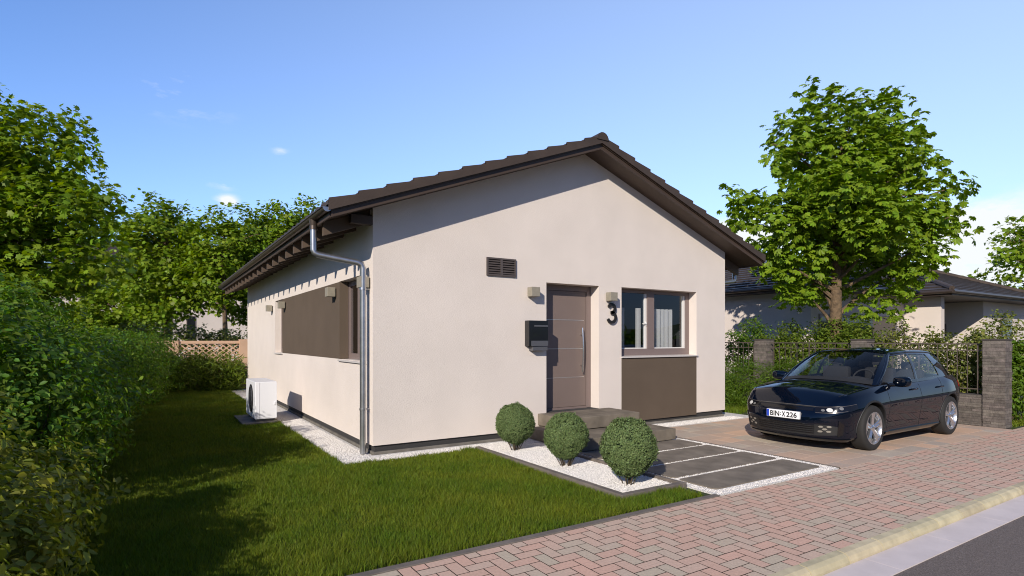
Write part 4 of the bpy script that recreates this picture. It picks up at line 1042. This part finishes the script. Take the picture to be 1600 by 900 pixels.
# lattice garden wall (peach)
lt = empty('lattice_wall', (-1.2, 12.75, 0), 'peach garden wall with pierced lattice top, at the back of the lawn', 'garden wall')
yl = 12.6; MB().box(-4.2, yl, -.1, -.16, yl+.14, .86).build('base', M['lattice'], lt)
MB().box(-.16, yl-.06, -.1, .13, yl+.20, 1.60).box(-2.02, yl-.03, .86, -1.86, yl+.17, 1.56).build('post', M['lattice'], lt)
q = MB(); q.box(-4.2, yl+.02, 1.46, -2.02, yl+.12, 1.55); q.box(-1.86, yl+.02, 1.46, -.16, yl+.12, 1.55)
for sg in (1, -1):
    x = -4.9
    while x < .4:
        # diagonal bar from (x,.86) to (x+.62*sg,1.46), clipped to the panel
        p0, p1 = (x, .86), (x+.75*sg, 1.46)
        lo, hi = -4.2, -.16
        def clip(p, q_, t0, t1): return (p[0]+(q_[0]-p[0])*t0, p[1]+(q_[1]-p[1])*t0), (p[0]+(q_[0]-p[0])*t1, p[1]+(q_[1]-p[1])*t1)
        ts = sorted([(lo-p0[0])/(p1[0]-p0[0]), (hi-p0[0])/(p1[0]-p0[0])]); t0, t1 = max(0, ts[0]), min(1, ts[1])
        if t1-t0 > .05:
            a_, b_ = clip(p0, p1, t0, t1); w_ = .026; yy = yl+.03+(.045 if sg > 0 else 0)
            q.prism([(a_[0]-w_, yy, a_[1]), (a_[0]+w_, yy, a_[1]), (b_[0]+w_, yy, b_[1]), (b_[0]-w_, yy, b_[1])], (0, .04, 0))
        x += .19
q.build('lattice', M['lattice'], lt)

# ------------------------------------------------------------------ vegetation
rv = Vector((.8443, -.5358, 0)); fv = Vector((.5358, .8443, 0)); Cc = Vector(CAM)
def P3(px, py, d): return Cc+fv*d+rv*((px-800)/889*d)+Vector((0, 0, (530-py)/889*d))
def lobes_px(L, d, dz=0.0, thin=.9):
    out = []
    for (px, py, r, dd) in L:
        c = P3(px, py, d+dd); rr = r/889*(d+dd); out.append((c.x, c.y, c.z, rr*thin, rr*thin, rr*.92))
    return out
dC = 14.6
LB = lobes_px([(1255,178,36,.3),(1325,170,36,-.3),(1398,160,26,.2),(1222,235,36,0),(1290,250,72,.2),(1380,245,66,-.3),(1440,255,34,.2),(1478,290,30,0),(1175,325,36,.2),(1152,312,20,0),
               (1225,340,56,-.3),(1310,340,85,-.4),(1310,330,85,.9),(1415,340,66,.2),(1478,372,26,.1),(1250,415,50,.1),(1345,410,58,.6),(1408,418,38,.3),(1222,385,36,-.2),(1290,458,26,.4),(1385,465,28,-.1),(1245,465,24,.2),(1320,300,60,-1.4),(1370,350,60,-1.4),(1212,440,32,.1),(1290,165,26,0),(1240,205,34,.2),(1362,185,40,.3),(1405,468,26,0),(1255,474,22,-.4),(1355,480,26,-.5),(1190,398,34,.2),(1492,335,24,0),(1440,400,42,-.3),(1410,215,46,.3),(1150,345,22,.2)], dC)
base = P3(1305, 530, dC); 
tree('chestnut_tree', (base.x, base.y, 0), 7.6, .20, LB, T_PALM, .155, M['chestnut'], 'tall chestnut tree with broad palmate leaves, behind the parked car', per_m3=16, per=11, rad=.18, up=1.1, droop=.9, flat=.8, nl=40, trunk_top=.85, shell=.45)
# big maple left
dM = 15.5
LB = lobes_px([(20,225,62,0),(-60,190,80,0),(80,250,62,.2),(-20,320,120,.2),(110,330,70,0),(150,330,42,-.3),(60,400,95,.3),(-60,430,110,.2),(150,400,45,.2),(30,480,70,.4),(-100,300,120,.6),(105,200,22,0),(130,245,22,.1),(60,185,28,.2)], dM)
base = P3(-60, 530, dM)
tree('maple_tree', (base.x, base.y, 0), 8.0, .22, LB, T_MAPLE, .165, M['maple'], 'large maple tree at the left edge of the garden, above the hedge', per_m3=5, per=38, rad=.30, up=.9, droop=.35, flat=.55, nl=46)
# three background trees
def bgtree(px, top, d, r, label, grp, seed, sx=1.0):
    random.seed(seed); L = []
    cx, cy = px, top+r*1.15
    L.append((cx, cy, r*.78, 0)); L.append((cx, cy+r*.6, r*.82, .3))
    for k in range(9):
        a = 2*PI*k/9+.3; L.append((cx+math.cos(a)*r*.62*sx, cy+.1*r+math.sin(a)*r*.72, r*random.uniform(.30, .46), random.uniform(-.6, .8)))
    b = P3(px, 530, d)
    tree('garden_tree', (b.x, b.y, 0), (530-top)/889*d+1.2, .16, lobes_px(L, d), T_MAPLE, .18, M['bgleaf'], label, per_m3=4.2, per=30, rad=.30, up=.9, droop=.4, flat=.5, group=grp, nl=26)
grp = 'trees behind the garden wall'
bgtree(258, 292, 28, 88, 'leftmost tree behind the lattice wall, next to the big maple', grp, 1)
bgtree(350, 308, 27, 72, 'middle one of three leafy trees behind the lattice wall', grp, 2)
bgtree(458, 290, 30, 80, 'leafy tree rising just above the eaves of the bungalow', grp, 5)
bgtree(400, 335, 29, 70, 'leafy tree at the far corner of the bungalow, under the eaves', grp, 6)
bgtree(180, 390, 31, 90, 'tree half hidden behind the crown of the big maple', grp, 8)
random.seed(5)
b = P3(1640, 530, 32); 
tree('far_tree', (b.x, b.y, 0), 7.8, .2, lobes_px([(1640,385,60,0),(1585,385,36,.3),(1560,405,30,0),(1600,430,50,.3),(1610,360,26,0),(1680,360,70,0),(1550,432,24,.2),(1570,355,14,.2)], 32), T_MAPLE, .25, M['bgleaf'], 'light green tree beyond the neighbour roof at the right edge', per_m3=2.2, per=13, rad=.35, up=.9, flat=.5, nl=24)

# hedge left: segments with individual plants
def hlobes(x, y0, y1, h, w, n, seed):
    r_ = random.Random(seed); L = []
    for i in range(n):
        t = (i+.5)/n; yy = y0+(y1-y0)*t
        L.append((x+r_.uniform(-.12, .12), yy, h*.5+r_.uniform(-.05, .05), w*r_.uniform(.9, 1.1), (y1-y0)/n*.72, h*.54*r_.uniform(.95, 1.08)))
    return L
shrub('hedge', (-3.6, 2.2, 0), hlobes(-3.75, -1.35, 5.2, 1.72, .90, 7, 1)+hlobes(-4.5, -1.0, 5.2, 2.1, .9, 6, 3)+[(-3.9, .3, 1.7, .35, .4, .55), (-4.0, 2.4, 1.75, .4, .5, .5), (-3.8, -1.0, 1.45, .4, .4, .5)], 100000, T_SIMPLE, .066, M['hedge'], 'tall dense green hedge along the left side of the lawn', 'hedge', stems=26, shell=.70, stemr=.018)
shrub('hedge', (-3.3, 8.8, 0), hlobes(-3.45, 5.2, 12.0, 1.75, .95, 7, 2)+[(-2.75, 9.9, .85, .6, .8, .95), (-2.55, 11.3, .9, .75, .8, 1.0), (-2.7, 8.6, .7, .45, .7, .8)], 52000, T_SIMPLE, .062, M['hedge'], 'shaded far end of the left hedge near the lattice wall', 'hedge', stems=16, shell=.70, stemr=.018)
shrub('leafy_shrub', (-3.3, -3.1, 0), [(-3.45,-2.05,.36,.55,.5,.44),(-3.55,-2.75,.36,.6,.5,.48),(-3.5,-3.5,.40,.55,.5,.5),(-3.6,-4.3,.40,.6,.55,.5),(-3.85,-2.4,.6,.6,.6,.6),(-3.9,-3.6,.6,.6,.7,.6)], 26000, T_SIMPLE, .066, M['hedge2'], 'low olive green leafy shrub in the bottom left foreground', 'shrub', stems=16, shell=.62, flat=.8)
shrub('feathery_bush', (-1.0, 12.0, 0), [(-.75,12.1,.45,.6,.35,.62),(-1.5,12.1,.5,.6,.38,.62),(-2.2,12.05,.5,.5,.4,.6),(-.35,12.2,.35,.25,.25,.4)], 9000, T_NEEDLE, .16, M['fern'], 'feathery green bush growing in front of the peach lattice wall', 'bush', up=.2, out=.3)
shrub('bush', (-1.6, 14.3, 0), [(-.3,14.3,.9,1.0,.6,1.05),(-1.7,14.3,.95,1.0,.6,1.15),(-3.1,14.4,1.0,1.0,.6,1.15)], 9000, T_SIMPLE, .12, M['shrub'], 'loose green bushes showing above the peach lattice wall', 'bush', 'bushes', up=.6)
# planting right of the house: bright low hedge and pale shrubs
shrub('low_hedge', (8.9, 2.0, 0), [(8.35,1.2,.32,.45,.5,.38),(8.95,1.0,.42,.5,.55,.46),(9.5,.7,.52,.5,.6,.55),(9.9,.1,.58,.4,.6,.55),(9.95,-.7,.55,.35,.6,.52),(8.5,2.0,.42,.6,.6,.5),(9.3,1.9,.62,.6,.7,.60),(8.7,3.0,.5,.7,.7,.55),(9.6,2.8,.7,.6,.7,.65)], 42000, T_NEEDLE, .085, M['juniper'], 'bright green low hedge between bungalow and parked car', 'hedge', stems=10, up=.7, out=.6, shell=.7)
sp_ = [('sparse pale shrub beside the bungalow corner, behind the iron fence', 11.4, 3.6, 1.75, .6, M['shrub'], 2400),
       ('dark green shrub left of the chestnut trunk, below the neighbour wall', 11.6, 2.3, 2.15, .62, M['hedge'], 4200),
       ('rounded green shrub just left of the chestnut trunk', 11.6, 1.25, 2.05, .58, M['fern'], 4200),
       ('dense green shrub around the foot of the chestnut tree', 12.2, .35, 2.15, .75, M['fern'], 7000),
       ('dense green shrub right of the chestnut trunk, above the car roof', 11.9, -.55, 2.05, .60, M['fern'], 4600),
       ('airy pale shrub against the sunny neighbour wall, left one', 12.0, -1.22, 2.05, .42, M['shrub'], 2200),
       ('airy pale shrub in the middle, behind the car roof', 11.8, -1.95, 1.8, .42, M['shrub'], 2000),
       ('airy pale shrub behind the rear of the car', 11.2, -2.35, 1.75, .42, M['shrub'], 2600),
       ('tall pale shrub left of the nearest stone pillar', 11.1, -3.0, 1.80, .40, M['shrub'], 3200),
       ('tall green shrub behind the nearest stone pillar', 12.4, -3.0, 2.1, .6, M['shrub'], 4500),
       ('green shrub right of the nearest stone pillar at the picture edge', 11.55, -3.45, 1.5, .45, M['juniper'], 5200)]
for lab, x, y, h_, r_, m_, n_ in sp_:
    lob = [(x, y, h_*.45, r_, r_, h_*.42), (x+.15*r_, y-.1, h_*.80, r_*.65, r_*.65, h_*.26), (x-.4*r_, y+.3*r_, h_*.62, r_*.6, r_*.6, h_*.3)]
    shrub('garden_shrub', (x, y, 0), lob, int(n_*(.72 if m_ is M['shrub'] else 1.1)), T_SIMPLE, .075, m_, lab, 'shrub', 'shrubs behind the iron fence', stems=12, up=.5, out=.5, shell=.25, stemr=.009)

# planting across the street (seen only as reflections in panes and paint)
shrub('roadside_hedge', (6, -16, 0), hlobes(6, -15.6, -17, 1.6, 22, 1, 4), 9000, T_SIMPLE, .5, M['hedge'], 'green hedge across the street behind the viewer', 'hedge', stems=4)

# ------------------------------------------------------------------ light, sky, camera
SUN = Vector((-.525, -.40, .315)).normalized()  # towards the sun
elev = math.asin(SUN.z); azi = math.atan2(SUN.x, SUN.y)
ld = bpy.data.lights.new('sun', 'SUN'); ld.energy = 5.0; ld.angle = R(.5); ld.color = (1.0, .925, .82)
lo = bpy.data.objects.new('sun', ld); COL.objects.link(lo); lo.rotation_euler = SUN.to_track_quat('Z', 'Y').to_euler()
w = bpy.data.worlds.new('World'); SC.world = w; w.use_nodes = True; nt = w.node_tree; N = nt.nodes; L = nt.links
bg = N['Background']; sky = N.new('ShaderNodeTexSky'); sky.sky_type = 'NISHITA'; sky.sun_disc = False; sky.sun_elevation = elev; sky.sun_rotation = azi
sky.altitude = 100; sky.air_density = 1.0; sky.dust_density = .6; sky.ozone_density = 2.0
tc = N.new('ShaderNodeTexCoord'); 
def wmath(op, a, b=None, c=None, clamp=False):
    n = N.new('ShaderNodeMath'); n.operation = op; n.use_clamp = clamp
    for i, v in enumerate((a, b, c)):
        if v is None: continue
        if hasattr(v, 'links'): L.new(v, n.inputs[i])
        else: n.inputs[i].default_value = v
    return n.outputs[0]
def dirpx(px, py): 
    v = (P3(px, py, 100)-Cc); return v.normalized()
nz = N.new('ShaderNodeTexNoise'); nz.inputs['Scale'].default_value = 9; nz.inputs['Detail'].default_value = 9; nz.inputs['Roughness'].default_value = .62
mp = N.new('ShaderNodeMapping'); mp.inputs['Scale'].default_value = (1, 1, 2.6); L.new(tc.outputs['Generated'], mp.inputs['Vector']); L.new(mp.outputs[0], nz.inputs['Vector'])
cl = None
# clouds as world directions: (direction, angular radius in rad, density)
for (px, py, rad, dens, zs) in ((1180, 372, .10, 1.0, 2.2), (1520, 400, .15, 1.1, 2.2), (357, 315, .017, .9, 1.8), (345, 288, .018, .45, 2.2), (280, 150, .06, .33, 2.2), (438, 237, .012, .4, 1.8), (1380, 400, .12, .9, 2.4)):
    d0 = dirpx(px, py)
    sb_ = N.new('ShaderNodeVectorMath'); sb_.operation = 'SUBTRACT'; L.new(tc.outputs['Generated'], sb_.inputs[0]); sb_.inputs[1].default_value = d0
    ml = N.new('ShaderNodeVectorMath'); ml.operation = 'MULTIPLY'; L.new(sb_.outputs[0], ml.inputs[0]); ml.inputs[1].default_value = (1, 1, zs)
    ln = N.new('ShaderNodeVectorMath'); ln.operation = 'LENGTH'; L.new(ml.outputs[0], ln.inputs[0])
    mr = N.new('ShaderNodeMapRange'); mr.interpolation_type = 'SMOOTHSTEP'; L.new(ln.outputs['Value'], mr.inputs['Value']); mr.inputs['From Min'].default_value = 0; mr.inputs['From Max'].default_value = rad*1.7; mr.inputs['To Min'].default_value = dens; mr.inputs['To Max'].default_value = 0
    cl = mr.outputs['Result'] if cl is None else wmath('MAXIMUM', cl, mr.outputs['Result'])
nn = wmath('MULTIPLY_ADD', nz.outputs['Fac'], 6.0, -3.35)
cov = wmath('ADD', nn, wmath('MULTIPLY', cl, 1.5)); cov = wmath('MULTIPLY', wmath('MULTIPLY', cov, cl, clamp=True), 1.6, clamp=True)
# thin summer haze whitening the sky towards the east and the horizon
sep = N.new('ShaderNodeSeparateXYZ'); L.new(tc.outputs['Generated'], sep.inputs[0])
hz = wmath('MULTIPLY_ADD', sep.outputs[0], .36, .14); hz = wmath('SUBTRACT', hz, wmath('MULTIPLY', sep.outputs[2], .18), clamp=True)
mixh = N.new('ShaderNodeMix'); mixh.data_type = 'RGBA'; L.new(hz, mixh.inputs[0]); 
tint = N.new('ShaderNodeMix'); tint.data_type = 'RGBA'; tint.blend_type = 'MULTIPLY'; tint.inputs[0].default_value = 1; L.new(sky.outputs[0], tint.inputs[6]); tint.inputs[7].default_value = (1.5, 1.8, 2.5, 1)
L.new(tint.outputs[2], mixh.inputs[6]); mixh.inputs[7].default_value = (8.6, 9.9, 11.5, 1)
mixc = N.new('ShaderNodeMix'); mixc.data_type = 'RGBA'; L.new(cov, mixc.inputs[0]); L.new(mixh.outputs[2], mixc.inputs[6]); mixc.inputs[7].default_value = (9.5, 9.6, 9.9, 1)
dt = N.new('ShaderNodeVectorMath'); dt.operation = 'DOT_PRODUCT'; L.new(tc.outputs['Generated'], dt.inputs[0]); dt.inputs[1].default_value = (.5358, .8443, 0)
bm_ = N.new('ShaderNodeMapRange'); bm_.interpolation_type = 'SMOOTHSTEP'; L.new(dt.outputs['Value'], bm_.inputs['Value']); bm_.inputs['From Min'].default_value = -.35; bm_.inputs['From Max'].default_value = .5; bm_.inputs['To Min'].default_value = 0; bm_.inputs['To Max'].default_value = 1
bc = N.new('ShaderNodeMix'); bc.data_type = 'RGBA'; L.new(bm_.outputs['Result'], bc.inputs[0]); bc.inputs[6].default_value = (.24, .29, .38, 1); bc.inputs[7].default_value = (1, 1.03, 1.02, 1)  # sky behind the camera dimmed and tinted bluer to deepen the shade
scl = N.new('ShaderNodeVectorMath'); scl.operation = 'MULTIPLY'; L.new(mixc.outputs[2], scl.inputs[0]); L.new(bc.outputs[2], scl.inputs[1])
L.new(scl.outputs['Vector'], bg.inputs['Color']); bg.inputs['Strength'].default_value = .10

cd = bpy.data.cameras.new('camera'); cam = bpy.data.objects.new('camera', cd); COL.objects.link(cam); SC.camera = cam
cam.location = CAM; cam.rotation_euler = (R(90), 0, -R(32.4)); cd.lens = 20.0; cd.sensor_width = 36; cd.shift_y = .05; cd.clip_end = 2000; cd.clip_start = .05
SC.view_settings.view_transform = 'Standard'; SC.view_settings.look = 'None'; SC.view_settings.exposure = 0; SC.view_settings.gamma = 1
SC.render.engine = 'CYCLES'; SC.cycles.use_denoising = True
try: SC.cycles.denoiser = 'OPENIMAGEDENOISE'
except Exception: pass
SC.cycles.filter_width = 1.05; SC.cycles.max_bounces = 7; SC.cycles.transparent_max_bounces = 12; SC.cycles.diffuse_bounces = 3
